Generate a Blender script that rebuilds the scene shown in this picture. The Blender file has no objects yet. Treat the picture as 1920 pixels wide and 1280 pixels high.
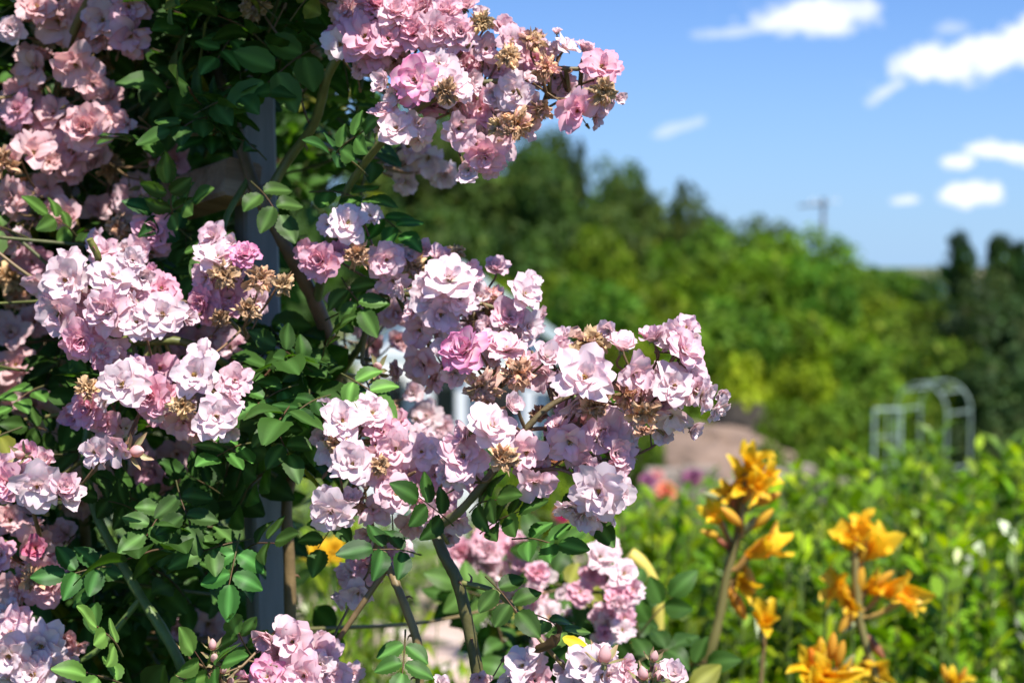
import bpy, math, random
import numpy as np
from mathutils import Vector, Matrix
R = math.radians
S = bpy.context.scene
COL = S.collection
rng = np.random.default_rng(7)
random.seed(7)
# ------------------------------------------------------------------ camera
EYE = 1.6
PITCH = R(3.0)
cam = bpy.data.cameras.new('camera')
cam.lens = 50; cam.sensor_width = 36
cam.clip_start = 0.02; cam.clip_end = 2000
cam.dof.use_dof = True
cam.dof.focus_distance = 1.0
cam.dof.aperture_fstop = 5.8
co = bpy.data.objects.new('camera', cam); COL.objects.link(co)
co.location = (0, 0, EYE); co.rotation_euler = (R(90) - PITCH, 0, 0)
S.camera = co
K = 0.72 / 1920
FW = np.array([0, math.cos(PITCH), -math.sin(PITCH)])
UP = np.array([0, math.sin(PITCH), math.cos(PITCH)])
RT = np.array([1.0, 0, 0])
def at(px, py, d):
    return np.array([0, 0, EYE]) + FW * d + RT * ((px - 960) * K * d) + UP * ((640 - py) * K * d)
# ------------------------------------------------------------------ light
SUN_EL, SUN_AZ = R(58), R(148)      # azimuth from +Y towards +X
sd = Vector((math.sin(SUN_AZ) * math.cos(SUN_EL), math.cos(SUN_AZ) * math.cos(SUN_EL), math.sin(SUN_EL)))
sl = bpy.data.lights.new('sun', 'SUN'); sl.energy = 5.0; sl.angle = R(0.53); sl.color = (1, 0.955, 0.885)
so = bpy.data.objects.new('sun', sl); COL.objects.link(so)
so.rotation_euler = sd.to_track_quat('Z', 'Y').to_euler()
so.location = (0, 0, 30)
W = bpy.data.worlds.new('World'); S.world = W; W.use_nodes = True
nt = W.node_tree; N = nt.nodes; L = nt.links
for n in list(N): N.remove(n)
def nd(t, **kw):
    n = N.new(t)
    for k, v in kw.items(): setattr(n, k, v)
    return n
def mth(op, a, b=None, c=None, clamp=False):
    n = N.new('ShaderNodeMath'); n.operation = op; n.use_clamp = clamp
    for i, v in enumerate((a, b, c)):
        if v is None: continue
        if isinstance(v, (int, float)): n.inputs[i].default_value = v
        else: L.new(v, n.inputs[i])
    return n.outputs[0]
sky = nd('ShaderNodeTexSky', sky_type='NISHITA', sun_disc=False)
sky.sun_elevation = SUN_EL; sky.sun_rotation = SUN_AZ
sky.altitude = 300; sky.air_density = 1.0; sky.dust_density = 0.0; sky.ozone_density = 3.5
tc = nd('ShaderNodeTexCoord'); sep = nd('ShaderNodeSeparateXYZ'); L.new(tc.outputs['Generated'], sep.inputs[0])
yy = mth('MAXIMUM', sep.outputs[1], 0.02)
u0 = mth('DIVIDE', sep.outputs[0], yy); v0 = mth('DIVIDE', sep.outputs[2], yy)
cmb = nd('ShaderNodeCombineXYZ'); L.new(u0, cmb.inputs[0]); L.new(v0, cmb.inputs[1])
no = nd('ShaderNodeTexNoise'); no.inputs['Scale'].default_value = 26; no.inputs['Detail'].default_value = 8; no.inputs['Roughness'].default_value = 0.62
L.new(cmb.outputs[0], no.inputs['Vector'])
no2 = nd('ShaderNodeTexNoise'); no2.inputs['Scale'].default_value = 70; no2.inputs['Detail'].default_value = 6
L.new(cmb.outputs[0], no2.inputs['Vector'])
CL = [(1505, 38, 135, 40, -.05, 1.0), (1585, 25, 62, 34, 0, .8), (1395, 62, 90, 12, .1, .45), (1740, 125, 120, 44, .2, 1.0), (1860, 100, 100, 42, .1, 1.0), (1910, 70, 60, 45, 0, 1.0), (1670, 165, 60, 16, .5, .6),
      (1265, 243, 62, 13, .28, .40), (1890, 286, 84, 22, -.1, 1.1), (1792, 305, 34, 16, 0, 1.0), (1805, 366, 72, 25, 0, 1.1), (1697, 375, 36, 11, .1, .8), (1770, 58, 40, 18, 0, .35)]
tot = None
for (cx, cy, a, b, tl, am) in CL:
    uu = mth('ADD', u0, -(cx - 960) * K); vv = mth('ADD', v0, -(500 - cy) * K)
    c_, s_ = math.cos(tl), math.sin(tl)
    p = mth('ADD', mth('MULTIPLY', uu, c_ / (a * K)), mth('MULTIPLY', vv, s_ / (a * K)))
    q = mth('ADD', mth('MULTIPLY', uu, -s_ / (b * K)), mth('MULTIPLY', vv, c_ / (b * K)))
    d = mth('SQRT', mth('ADD', mth('MULTIPLY', p, p), mth('MULTIPLY', q, q)))
    m = mth('SUBTRACT', 1.0, d)
    m = mth('ADD', m, mth('MULTIPLY', mth('SUBTRACT', no.outputs[0], 0.5), 2.4))
    m = mth('ADD', m, mth('MULTIPLY', mth('SUBTRACT', no2.outputs[0], 0.5), 0.9))
    m = mth('MULTIPLY', mth('MULTIPLY', m, 2.1, clamp=True), am)
    tot = m if tot is None else mth('MAXIMUM', tot, m)
tot = mth('MULTIPLY', tot, 0.95, clamp=True)
mx = nd('ShaderNodeMix', data_type='RGBA'); L.new(tot, mx.inputs[0])
hs = nd('ShaderNodeHueSaturation'); hs.inputs['Saturation'].default_value = 1.0; hs.inputs['Value'].default_value = 1.0
L.new(sky.outputs[0], hs.inputs['Color'])
hz = nd('ShaderNodeMix', data_type='RGBA')      # pale blue air near the horizon
L.new(mth('POWER', mth('SUBTRACT', 1.0, mth('MULTIPLY', v0, 2.6, clamp=True)), 2.0), hz.inputs[0]); tn = nd('ShaderNodeMix', data_type='RGBA', blend_type='MULTIPLY'); tn.inputs[0].default_value = 1; L.new(hs.outputs[0], tn.inputs[6]); tn.inputs[7].default_value = (.50, .80, 1.30, 1)
L.new(tn.outputs[2], hz.inputs[6]); hz.inputs[7].default_value = (3.5, 5.3, 7.6, 1)
L.new(hz.outputs[2], mx.inputs[6]); mx.inputs[7].default_value = (9.2, 9.5, 10.2, 1)
bg = nd('ShaderNodeBackground'); bg.inputs[1].default_value = 0.070
SKYMIX = mx
L.new(mx.outputs[2], bg.inputs[0])
ow = nd('ShaderNodeOutputWorld'); L.new(bg.outputs[0], ow.inputs[0])
S.view_settings.view_transform = 'Standard'; S.view_settings.look = 'None'
S.view_settings.exposure = 0.82; S.view_settings.gamma = 1
try:
    S.cycles.use_denoising = True
    S.cycles.max_bounces = 8; S.cycles.diffuse_bounces = 4; S.cycles.transmission_bounces = 6
    S.cycles.sample_clamp_indirect = 4.0
    S.cycles.caustics_reflective = False; S.cycles.caustics_refractive = False
except Exception: pass
# ------------------------------------------------------------------ materials
def newmat(name):
    m = bpy.data.materials.new(name); m.use_nodes = True
    t = m.node_tree
    for n in list(t.nodes): t.nodes.remove(n)
    o = t.nodes.new('ShaderNodeOutputMaterial')
    return m, t, o
def attr_mat(name, rough=.5, spec=.4, trans=.3, tint=(1, 1, 1), tcol=(1, 1, 1), var=.15, hue=.02, noise=None, bump=0, bscale=200):
    """colour from the mesh's own 'Col' attribute, varied per object, with light passing through thin blades"""
    m, t, o = newmat(name); n = t.nodes; l = t.links
    a = n.new('ShaderNodeAttribute'); a.attribute_name = 'Col'
    oi = n.new('ShaderNodeObjectInfo')
    mr = n.new('ShaderNodeMapRange'); mr.inputs[3].default_value = 1 - var; mr.inputs[4].default_value = 1 + var
    l.new(oi.outputs['Random'], mr.inputs[0])
    h = n.new('ShaderNodeHueSaturation'); l.new(a.outputs['Color'], h.inputs['Color']); l.new(mr.outputs[0], h.inputs['Value'])
    mr2 = n.new('ShaderNodeMapRange'); mr2.inputs[3].default_value = .5 - hue; mr2.inputs[4].default_value = .5 + hue
    ml = n.new('ShaderNodeMath'); ml.operation = 'FRACT'; ml2 = n.new('ShaderNodeMath'); ml2.operation = 'MULTIPLY'; ml2.inputs[1].default_value = 7.31
    l.new(oi.outputs['Random'], ml2.inputs[0]); l.new(ml2.outputs[0], ml.inputs[0]); l.new(ml.outputs[0], mr2.inputs[0]); l.new(mr2.outputs[0], h.inputs['Hue'])
    col = h.outputs[0]
    if noise:
        nz = n.new('ShaderNodeTexNoise'); nz.inputs['Scale'].default_value = noise[0]; nz.inputs['Detail'].default_value = 5
        tcn = n.new('ShaderNodeTexCoord'); l.new(tcn.outputs['Object'], nz.inputs['Vector'])
        mr3 = n.new('ShaderNodeMapRange'); mr3.inputs[1].default_value = .3; mr3.inputs[2].default_value = .7
        mr3.inputs[3].default_value = 1 - noise[1]; mr3.inputs[4].default_value = 1 + noise[1]; l.new(nz.outputs[0], mr3.inputs[0])
        h2 = n.new('ShaderNodeHueSaturation'); l.new(col, h2.inputs['Color']); l.new(mr3.outputs[0], h2.inputs['Value']); col = h2.outputs[0]
    p = n.new('ShaderNodeBsdfPrincipled'); l.new(col, p.inputs['Base Color'])
    p.inputs['Roughness'].default_value = rough; p.inputs['Specular IOR Level'].default_value = spec
    if bump:
        bn = n.new('ShaderNodeTexNoise'); bn.inputs['Scale'].default_value = bscale; bn.inputs['Detail'].default_value = 4
        tcb = n.new('ShaderNodeTexCoord'); l.new(tcb.outputs['Object'], bn.inputs['Vector'])
        bb = n.new('ShaderNodeBump'); bb.inputs['Strength'].default_value = bump; bb.inputs['Distance'].default_value = .002
        l.new(bn.outputs[0], bb.inputs['Height']); l.new(bb.outputs[0], p.inputs['Normal'])
    if trans > 0:
        tr = n.new('ShaderNodeBsdfTranslucent')
        mm = n.new('ShaderNodeMix'); mm.data_type = 'RGBA'; mm.blend_type = 'MULTIPLY'; mm.inputs[0].default_value = 1
        l.new(col, mm.inputs[6]); mm.inputs[7].default_value = (*tcol, 1); l.new(mm.outputs[2], tr.inputs[0])
        x = n.new('ShaderNodeMixShader'); x.inputs[0].default_value = trans
        l.new(p.outputs[0], x.inputs[1]); l.new(tr.outputs[0], x.inputs[2]); l.new(x.outputs[0], o.inputs[0])
    else: l.new(p.outputs[0], o.inputs[0])
    return m
def noise_mat(name, c1, c2, scale=8, rough=.8, bump=.3, stretch=(1, 1, 1), spec=.3, c3=None, bdist=.02):
    m, t, o = newmat(name); n = t.nodes; l = t.links
    tcn = n.new('ShaderNodeTexCoord'); mp = n.new('ShaderNodeMapping'); mp.inputs['Scale'].default_value = stretch
    l.new(tcn.outputs['Object'], mp.inputs[0])
    nz = n.new('ShaderNodeTexNoise'); nz.inputs['Scale'].default_value = scale; nz.inputs['Detail'].default_value = 8; nz.inputs['Roughness'].default_value = .65
    l.new(mp.outputs[0], nz.inputs['Vector'])
    cr = n.new('ShaderNodeValToRGB'); cr.color_ramp.elements[0].position = .32; cr.color_ramp.elements[1].position = .68
    cr.color_ramp.elements[0].color = (*c1, 1); cr.color_ramp.elements[1].color = (*c2, 1)
    if c3:
        e = cr.color_ramp.elements.new(.52); e.color = (*c3, 1)
    l.new(nz.outputs[0], cr.inputs[0])
    p = n.new('ShaderNodeBsdfPrincipled'); l.new(cr.outputs[0], p.inputs['Base Color'])
    p.inputs['Roughness'].default_value = rough; p.inputs['Specular IOR Level'].default_value = spec
    b = n.new('ShaderNodeBump'); b.inputs['Strength'].default_value = bump; b.inputs['Distance'].default_value = bdist
    l.new(nz.outputs[0], b.inputs['Height']); l.new(b.outputs[0], p.inputs['Normal'])
    l.new(p.outputs[0], o.inputs[0])
    return m
M = {}
M['petal'] = attr_mat('petal', .6, .18, .40, tcol=(1, .78, .78), var=.07, hue=.006)
M['dry'] = attr_mat('dry_petal', .6, .3, .25, var=.22, hue=.02, noise=(120, .35))
M['stamen'] = attr_mat('stamen', .6, .3, .1, var=.2)
M['green'] = attr_mat('calyx', .5, .4, .05, var=.2)
M['leaf'] = attr_mat('rose_leaf', .48, .2, .30, tcol=(1.7, 2.0, .35), var=.25, hue=.02, bump=.10, bscale=90)
M['stem'] = attr_mat('rose_stem', .5, .4, 0, var=.2, noise=(60, .3), bump=.3)
M['tree'] = attr_mat('tree_leaves', .6, .12, .30, tcol=(1.5, 1.7, .3), var=.22, hue=.02)
M['shrub'] = attr_mat('shrub_leaves', .34, .4, .32, tcol=(1.6, 1.7, .2), var=.15, hue=.012)
M['grass'] = attr_mat('grass_blades', .5, .3, .3, tcol=(1.4, 1.5, .5), var=.1)
M['bark'] = noise_mat('bark', (.07, .05, .035), (.2, .16, .12), 12, .9, .6, (1, 1, .2))
M['orange'] = attr_mat('orange_petal', .45, .35, .4, tcol=(1.15, 1.05, .5), var=.08, hue=.008)
M['flowerstem'] = attr_mat('flower_stem', .5, .4, .0, var=.15)
M['ground'] = noise_mat('ground', (.10, .085, .05), (.05, .09, .02), 1.3, .95, .5, c3=(.08, .10, .035))
M['path'] = noise_mat('flagstone', (.42, .30, .24), (.54, .48, .43), 5, .8, .3, c3=(.50, .37, .30))
M['post'] = noise_mat('weathered_post', (.15, .16, .16), (.33, .34, .33), 30, .75, .5, (1, 1, .06), c3=(.25, .255, .25), bdist=.003)
M['beam'] = noise_mat('old_timber', (.15, .095, .055), (.42, .31, .21), 34, .85, .6, (.08, 1, 1), c3=(.27, .19, .13), bdist=.003)
M['white'] = noise_mat('white_paint', (.62, .64, .64), (.78, .8, .8), 4, .5, .1)
M['roof'] = noise_mat('pale_roof', (.30, .36, .35), (.40, .46, .45), 3, .5, .1, (1, 8, 1))
M['dark'] = noise_mat('window_glass', (.02, .03, .035), (.04, .05, .055), 2, .1, .0, spec=.6)
M['dirt'] = noise_mat('dirt', (.16, .11, .08), (.27, .19, .14), 3, .95, .6)
M['stone'] = noise_mat('pale_stone', (.16, .15, .11), (.40, .36, .31), 2.5, .9, .6, c3=(.25, .20, .16))
M['darksoil'] = noise_mat('dark_soil', (.02, .017, .014), (.05, .04, .03), 3, .95, .6)
M['metal'] = noise_mat('pale_metal', (.26, .36, .30), (.36, .46, .39), 6, .4, .05)
M['polewood'] = noise_mat('pole_wood', (.10, .10, .10), (.18, .17, .17), 6, .85, .3, (1, 1, .1))
M['hill'] = noise_mat('hill_scrub', (.024, .062, .009), (.09, .12, .04), .8, .95, .6, c3=(.06, .09, .03), bdist=.2)
# ------------------------------------------------------------------ mesh helpers
class MB:
    def __init__(s): s.v = []; s.f = []; s.c = []; s.n = 0
    def add(s, v, f, c):
        v = np.asarray(v, float); f = np.asarray(f, int)
        c = np.asarray(c, float)
        if c.ndim == 1: c = np.tile(c[:3], (len(v), 1))
        s.v.append(v); s.c.append(c[:, :3]); s.f.append((f + s.n)); s.n += len(v)
    def merge(s, o, Mx=None):
        for v, f, c in zip(o.v, o.f, o.c):
            pass
        v = np.concatenate(o.v); c = np.concatenate(o.c)
        if Mx is not None: v = v @ np.array(Mx.to_3x3()).T + np.array(Mx.translation)
        base = s.n
        s.v.append(v); s.c.append(c); s.n += len(v)
        for f in o.f: s.f.append(f + base)
        return s
    def build(s, name, mat, parent=None, smooth=True, loc=None, mw=None):
        me = bpy.data.meshes.new(name)
        V = np.concatenate(s.v); C = np.concatenate(s.c)
        counts = np.concatenate([np.full(len(f), f.shape[1]) for f in s.f]); idx = np.concatenate([f.ravel() for f in s.f])
        me.vertices.add(len(V)); me.vertices.foreach_set('co', V.ravel())
        me.loops.add(len(idx)); me.loops.foreach_set('vertex_index', idx.astype(np.int32))
        me.polygons.add(len(counts))
        st = np.concatenate([[0], np.cumsum(counts)[:-1]])
        me.polygons.foreach_set('loop_start', st.astype(np.int32))
        me.polygons.foreach_set('use_smooth', np.full(len(counts), smooth))
        me.update(calc_edges=True)
        at_ = me.color_attributes.new('Col', 'FLOAT_COLOR', 'POINT')
        at_.data.foreach_set('color', np.hstack([np.clip(C, 0, 1), np.ones((len(C), 1))]).ravel())
        me.materials.append(mat)
        o = bpy.data.objects.new(name, me); COL.objects.link(o)
        if parent is not None: o.parent = parent
        if loc is not None: o.location = loc
        if mw is not None: o.matrix_basis = mw
        return o
def grid_faces(nu, nv, wrap=False):
    f = []
    for i in range(nu - 1):
        for j in range(nv if wrap else nv - 1):
            a = i * nv + j; b = i * nv + (j + 1) % nv
            f.append((a, b, b + nv, a + nv))
    return np.array(f)
_gf = {}
def gf(nu, nv, wrap=False):
    k = (nu, nv, wrap)
    if k not in _gf: _gf[k] = grid_faces(*k)
    return _gf[k]
def smooth_pts(P, n=4):
    P = np.asarray(P, float)
    if len(P) < 3: 
        return P
    ln = np.linalg.norm(np.diff(P, axis=0), axis=1); ml = np.median(ln) * 1.5 + 1e-6; Pn = [P[0]]
    for i in range(len(ln)):       # even out long spans so the curve cannot overshoot
        kk = int(min(12, math.ceil(ln[i] / ml)))
        for q in range(1, kk + 1): Pn.append(P[i] + (P[i + 1] - P[i]) * q / kk)
    P = np.array(Pn)
    out = []
    Q = np.vstack([2 * P[0] - P[1], P, 2 * P[-1] - P[-2]])
    for i in range(1, len(Q) - 2):
        for k in range(n):
            t = k / n
            out.append(.5 * ((2 * Q[i]) + (-Q[i - 1] + Q[i + 1]) * t + (2 * Q[i - 1] - 5 * Q[i] + 4 * Q[i + 1] - Q[i + 2]) * t * t + (-Q[i - 1] + 3 * Q[i] - 3 * Q[i + 1] + Q[i + 2]) * t ** 3))
    out.append(P[-1]); return np.array(out)
def tube(mb, P, r0, r1, c0, c1=None, sides=7, n=4, wob=0):
    P = smooth_pts(P, n)
    m = len(P)
    T = np.gradient(P, axis=0); T /= (np.linalg.norm(T, axis=1, keepdims=True) + 1e-9)
    ref = np.array([.31, .17, .93])
    A = np.cross(T, ref); A /= (np.linalg.norm(A, axis=1, keepdims=True) + 1e-9); B = np.cross(T, A)
    r = np.linspace(r0, r1, m)
    if wob: r = r * (1 + wob * rng.standard_normal(m))
    an = np.linspace(0, 2 * math.pi, sides, endpoint=False)
    V = P[:, None, :] + r[:, None, None] * (np.cos(an)[None, :, None] * A[:, None, :] + np.sin(an)[None, :, None] * B[:, None, :])
    c0 = np.array(c0); c1 = c0 if c1 is None else np.array(c1)
    C = c0[None, None, :] + (c1 - c0)[None, None, :] * np.linspace(0, 1, m)[:, None, None] + np.zeros((m, sides, 1))
    mb.add(V.reshape(-1, 3), gf(m, sides, True), C.reshape(-1, 3))
    # end caps
    mb.add(V[-1], np.array([list(range(sides))]), C[-1]); mb.add(V[0], np.array([list(range(sides))[::-1]]), C[0])
    return P
def box(mb, x0, x1, y0, y1, z0, z1, c=(1, 1, 1), bev=0):
    v = np.array([(x, y, z) for x in (x0, x1) for y in (y0, y1) for z in (z0, z1)], float)
    f = [(0, 1, 3, 2), (4, 6, 7, 5), (0, 4, 5, 1), (2, 3, 7, 6), (0, 2, 6, 4), (1, 5, 7, 3)]
    mb.add(v, f, c)
def orient(pos, dirv, roll=0.0, s=1.0):
    q = Vector(dirv).normalized().to_track_quat('Z', 'Y')
    return Matrix.Translation(Vector(pos)) @ q.to_matrix().to_4x4() @ Matrix.Rotation(roll, 4, 'Z') @ Matrix.Diagonal((s, s, s, 1))
def tag(o, label=None, cat=None, group=None, kind=None):
    if label: o['label'] = label
    if cat: o['category'] = cat
    if group: o['group'] = group
    if kind: o['kind'] = kind
    return o
def empty(name, loc, label, cat, group=None):
    e = bpy.data.objects.new(name, None); COL.objects.link(e); e.location = Vector(loc); e.empty_display_size = .1
    return tag(e, label, cat, group)
def rel(P, loc): return np.asarray(P) - np.asarray(loc)
# ------------------------------------------------------------------ terrain
def sm(x): x = np.clip(x, 0, 1); return x * x * (3 - 2 * x)
def th(x, y):
    x = np.asarray(x, float); y = np.asarray(y, float)
    z = -2.2 * sm((y - 5.5) / 15)
    z = z + 5.5 * sm((y - 34) / 34) * sm((16 - x) / 40)
    z = z + 3.5 * sm((y - 120) / 150)
    z = z + .06 * np.sin(x * .7 + 1) * np.sin(y * .5) * sm((y - 4) / 4)
    return z
ys = np.concatenate([np.linspace(-12, 60, 100), np.geomspace(61, 1500, 40)])
xs = np.concatenate([-np.geomspace(1500, 31, 25), np.linspace(-30, 30, 80), np.geomspace(31, 1500, 25)])
X, Y = np.meshgrid(xs, ys)
g = MB(); g.add(np.stack([X, Y, th(X, Y)], -1).reshape(-1, 3), gf(len(ys), len(xs)), (1, 1, 1))
tag(g.build('ground', M['ground']), kind='structure')
def gp(px, d):      # ground point under a pixel column at depth d
    p = at(px, 640, d); return np.array([p[0], p[1], float(th(p[0], p[1]))])
# flagstone path
pm = MB()
def slab(mb, cx, cy, rx, ry, z, h, n=9, rot=0):
    a = np.linspace(0, 2 * math.pi, n, endpoint=False) + rng.uniform(-.15, .15, n) + rot
    r = rng.uniform(.85, 1.1, n)
    x = cx + rx * r * np.cos(a); y = cy + ry * r * np.sin(a)
    zt = np.array([float(th(p, q)) for p, q in zip(x, y)])
    top = np.stack([x, y, zt + z + h], -1); tin = np.stack([cx + (x - cx) * .96, cy + (y - cy) * .96, zt + z + h + .008], -1); bot = np.stack([x, y, zt - .05], -1)
    V = np.vstack([bot, top, tin]); mb.add(V, gf(3, n, True), (1, 1, 1)); mb.add(tin, [list(range(n))], (1, 1, 1))
for i in range(26):
    yv = 4.3 + (i // 2) * .62; slab(pm, -1.0 + (i % 2) * .74 + .07 * (i // 2) + rng.uniform(-.05, .05), yv + rng.uniform(-.06, .06), .38, .31, 0, .025, rot=rng.uniform(0, 6))
tag(pm.build('path', M['path'], smooth=False), kind='structure')
# ------------------------------------------------------------------ rose: flower generator
def petal_into(mb, Lg, Wd, t0, t1, cup, ruf, notch, phi, z0, r0, cols, nu=7, nv=9, crumple=0):
    u = np.linspace(0, 1, nu); v = np.linspace(-1, 1, nv)
    U, V = np.meshgrid(u, v, indexing='ij')
    th_ = t0 + (t1 - t0) * u ** 1.3
    du = 1 / (nu - 1)
    rad = np.concatenate([[0], np.cumsum(.5 * (np.sin(th_[1:]) + np.sin(th_[:-1])) * du)])
    axi = np.concatenate([[0], np.cumsum(.5 * (np.cos(th_[1:]) + np.cos(th_[:-1])) * du)])
    w = 1.12 * Wd * np.sin(np.pi * (u * .60 + .07)) ** .75
    back = -.34 * np.abs(V) ** 2.6 * U ** 1.5 - notch * np.exp(-(V / .22) ** 2) * U ** 3 + .05 * rng.standard_normal() * V * U
    ph = rng.uniform(0, 6.28, 4)
    k = rng.uniform(2.2, 4.5)
    back = back + .035 * np.sin(V * 7 + ph[3]) * U ** 4
    edge = U ** 2 * (.4 + np.abs(V))
    disp = cup * Wd * V ** 2 * (.3 + .7 * U) + ruf * Lg * edge * (np.sin(k * V + ph[0]) + .3 * np.sin(1.8 * k * V + ph[1] + 3 * U)) - .05 * Lg * np.exp(-(V / .12) ** 2) * U
    if crumple:
        nz = rng.standard_normal((nu, nv)); nz2 = rng.standard_normal((nu, nv))
        disp = disp + crumple * Lg * nz * (.3 + U); back = back + crumple * .6 * nz2
    TH = th_[:, None]
    r_ = r0 + Lg * (rad[:, None] + back * np.sin(TH)) - np.cos(TH) * disp
    z_ = z0 + Lg * (axi[:, None] + back * np.cos(TH)) + np.sin(TH) * disp
    x_ = w[:, None] * V * (1 + .1 * rng.standard_normal())
    if crumple: x_ = x_ + crumple * .5 * Lg * rng.standard_normal((nu, nv))
    tw = rng.uniform(-.25, .25); x_ = x_ + tw * Lg * U ** 2 * .5
    c, s = math.cos(phi), math.sin(phi)
    P = np.stack([c * r_ - s * x_, s * r_ + c * x_, z_], -1).reshape(-1, 3)
    c0, c1, c2 = [np.array(q) for q in cols]
    e = np.clip(np.maximum(np.abs(V) ** 3 * .8, (U - .55) / .45), 0, 1)[..., None]
    b = np.clip(1 - U / .3, 0, 1)[..., None]
    Cc = c1 * (1 - e) + c2 * e; Cc = Cc * (1 - b) + c0 * b
    st = 1 + .045 * np.sin(V * 17 + ph[2])[..., None] * (1 - .5 * U[..., None])
    mb.add(P, gf(nu, nv), (Cc * st).reshape(-1, 3))
TINT = {'w': ((.88, .84, .60), (.88, .80, .80), (.86, .68, .73)),       # nearly white
        'p': ((.87, .78, .60), (.87, .70, .73), (.85, .56, .64)),        # pale pink
        'k': ((.86, .68, .54), (.85, .56, .63), (.82, .42, .55)),        # clear pink
        'm': ((.86, .76, .62), (.87, .72, .76), (.78, .24, .48)),        # magenta edged
        'd': ((.84, .64, .44), (.85, .60, .58), (.82, .50, .52)),        # dull salmon, warmth of bounced light painted into the petals
        'r': ((.80, .50, .15), (.72, .20, .28), (.70, .16, .30))}
def flower_mb(D, typ='A', tint='p'):
    mb = MB(); base = TINT[tint]
    def cc():
        j = 1 + .05 * rng.standard_normal(); wh = np.clip(rng.uniform(-.35, .6), 0, 1)
        r = []
        for q in base: q = np.array(q) * j; r.append(q * (1 - wh * .5) + np.array((.85, .78, .82)) * wh * .5)
        return r
    if typ == 'A':
        rings = [(7, .51, .185, 66, 104, .08, .04), (6, .44, .16, 48, 90, .12, .05), (4, .33, .11, 28, 72, .2, .07), (3, .22, .07, 10, 55, .25, .09)]
    elif typ == 'B':
        rings = [(8, .49, .18, 72, 116, .1, .05), (7, .44, .16, 54, 98, .2, .07), (7, .38, .14, 36, 80, .3, .08), (7, .32, .11, 16, 60, .4, .1), (5, .26, .09, 2, 40, .5, .12)]
    elif typ == 'C':
        rings = [(6, .52, .20, 38, 66, .25, .04), (5, .46, .17, 28, 56, .25, .06), (4, .34, .12, 14, 44, .3, .08)]
    elif typ == 'L':      # loose, half dropped
        rings = [(5, .54, .20, 45, 112, .05, .06), (5, .48, .17, 30, 100, .1, .09), (3, .34, .11, 10, 60, .2, .1)]
    else:
        rings = [(7, .52, .19, 35, 100, .12, .05), (6, .46, .16, 25, 75, .2, .06), (5, .34, .10, 10, 45, .3, .08)]
    for i, (n, l, w, a, b, cup, ruf) in enumerate(rings):
        off = rng.uniform(0, 6.28)
        for k in range(n):
            if rng.random() < (.06 if typ != 'L' else .16): continue
            j = rng.uniform(.88, 1.1)
            petal_into(mb, D * l * j, D * w * rng.uniform(.88, 1.15), R(a + rng.uniform(-14, 12)), R(b + rng.uniform(-30, 24)), cup * rng.uniform(.2, 2.0), ruf * rng.uniform(.5, 1.7), max(0, rng.uniform(-.1, .2)),
                       off + k * 6.283 / n + rng.uniform(-.26, .26), D * .012 * i + D * rng.uniform(-.015, .015), D * .02, cc(), crumple=.002)
    return mb
def stamen_mb(D, brown=False):
    mb = MB()
    for k in range(16):
        a = rng.uniform(0, 6.28); t = rng.uniform(.1, .75); l = D * rng.uniform(.09, .14)
        d = np.array([math.cos(a) * math.sin(t), math.sin(a) * math.sin(t), math.cos(t)])
        c = (.50, .30, .07) if rng.random() < .6 else (.30, .14, .05)
        if brown: c = (.16, .08, .03)
        tube(mb, [d * D * .02 + [0, 0, D * .02], d * l + [0, 0, D * .03]], D * .006, D * .004, (.6, .5, .2), sides=3)
        s = D * .017; p = d * l + [0, 0, D * .03]
        o = np.array([(1, 0, 0), (-1, 0, 0), (0, 1, 0), (0, -1, 0), (0, 0, 1), (0, 0, -1)]) * s + p
        mb.add(o, [(0, 2, 4), (2, 1, 4), (1, 3, 4), (3, 0, 4), (2, 0, 5), (1, 2, 5), (3, 1, 5), (0, 3, 5)], c)
    return mb
def calyx_mb(D):
    mb = MB(); zz = np.linspace(-.15, .03, 6) * D; rr = np.array([.012, .035, .05, .052, .045, .03]) * D
    an = np.linspace(0, 6.283, 8, endpoint=False)
    V = np.stack([rr[:, None] * np.cos(an), rr[:, None] * np.sin(an), zz[:, None] + 0 * an], -1).reshape(-1, 3)
    mb.add(V, gf(6, 8, True), (.13, .17, .06))
    for k in range(5):
        petal_into(mb, D * .2, D * .035, R(60), R(120 + rng.uniform(-20, 30)), 0, .02, 0, k * 1.257, 0, D * .03, [(.12, .17, .06)] * 3, 5, 3)
    return mb
def withered_mb(D, pink=.0):
    mb = MB()
    for i, (n, l, w, a, b) in enumerate([(8, .54, .11, 50, 165), (9, .48, .10, 35, 140), (9, .42, .09, 15, 110), (7, .34, .08, 0, 80)]):
        for k in range(n):
            g_ = rng.uniform(.5, 1.1); c1 = np.array((.68, .39, .20)) * g_; c2 = np.array((.82, .54, .33)) * g_; c0 = np.array((.30, .15, .07))
            if rng.random() < pink: c1 = np.array((.70, .42, .40)); c2 = np.array((.66, .38, .30))
            petal_into(mb, D * l * rng.uniform(.7, 1.15), D * w * rng.uniform(.6, 1.2), R(a + rng.uniform(-20, 20)), R(b + rng.uniform(-50, 50)), rng.uniform(-.5, .8), .12, .1,
                       k * 6.283 / n + rng.uniform(-.4, .4), D * rng.uniform(0, .06), D * .02, (c0, c1, c2), 8, 7, crumple=.055)
    return mb
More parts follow.
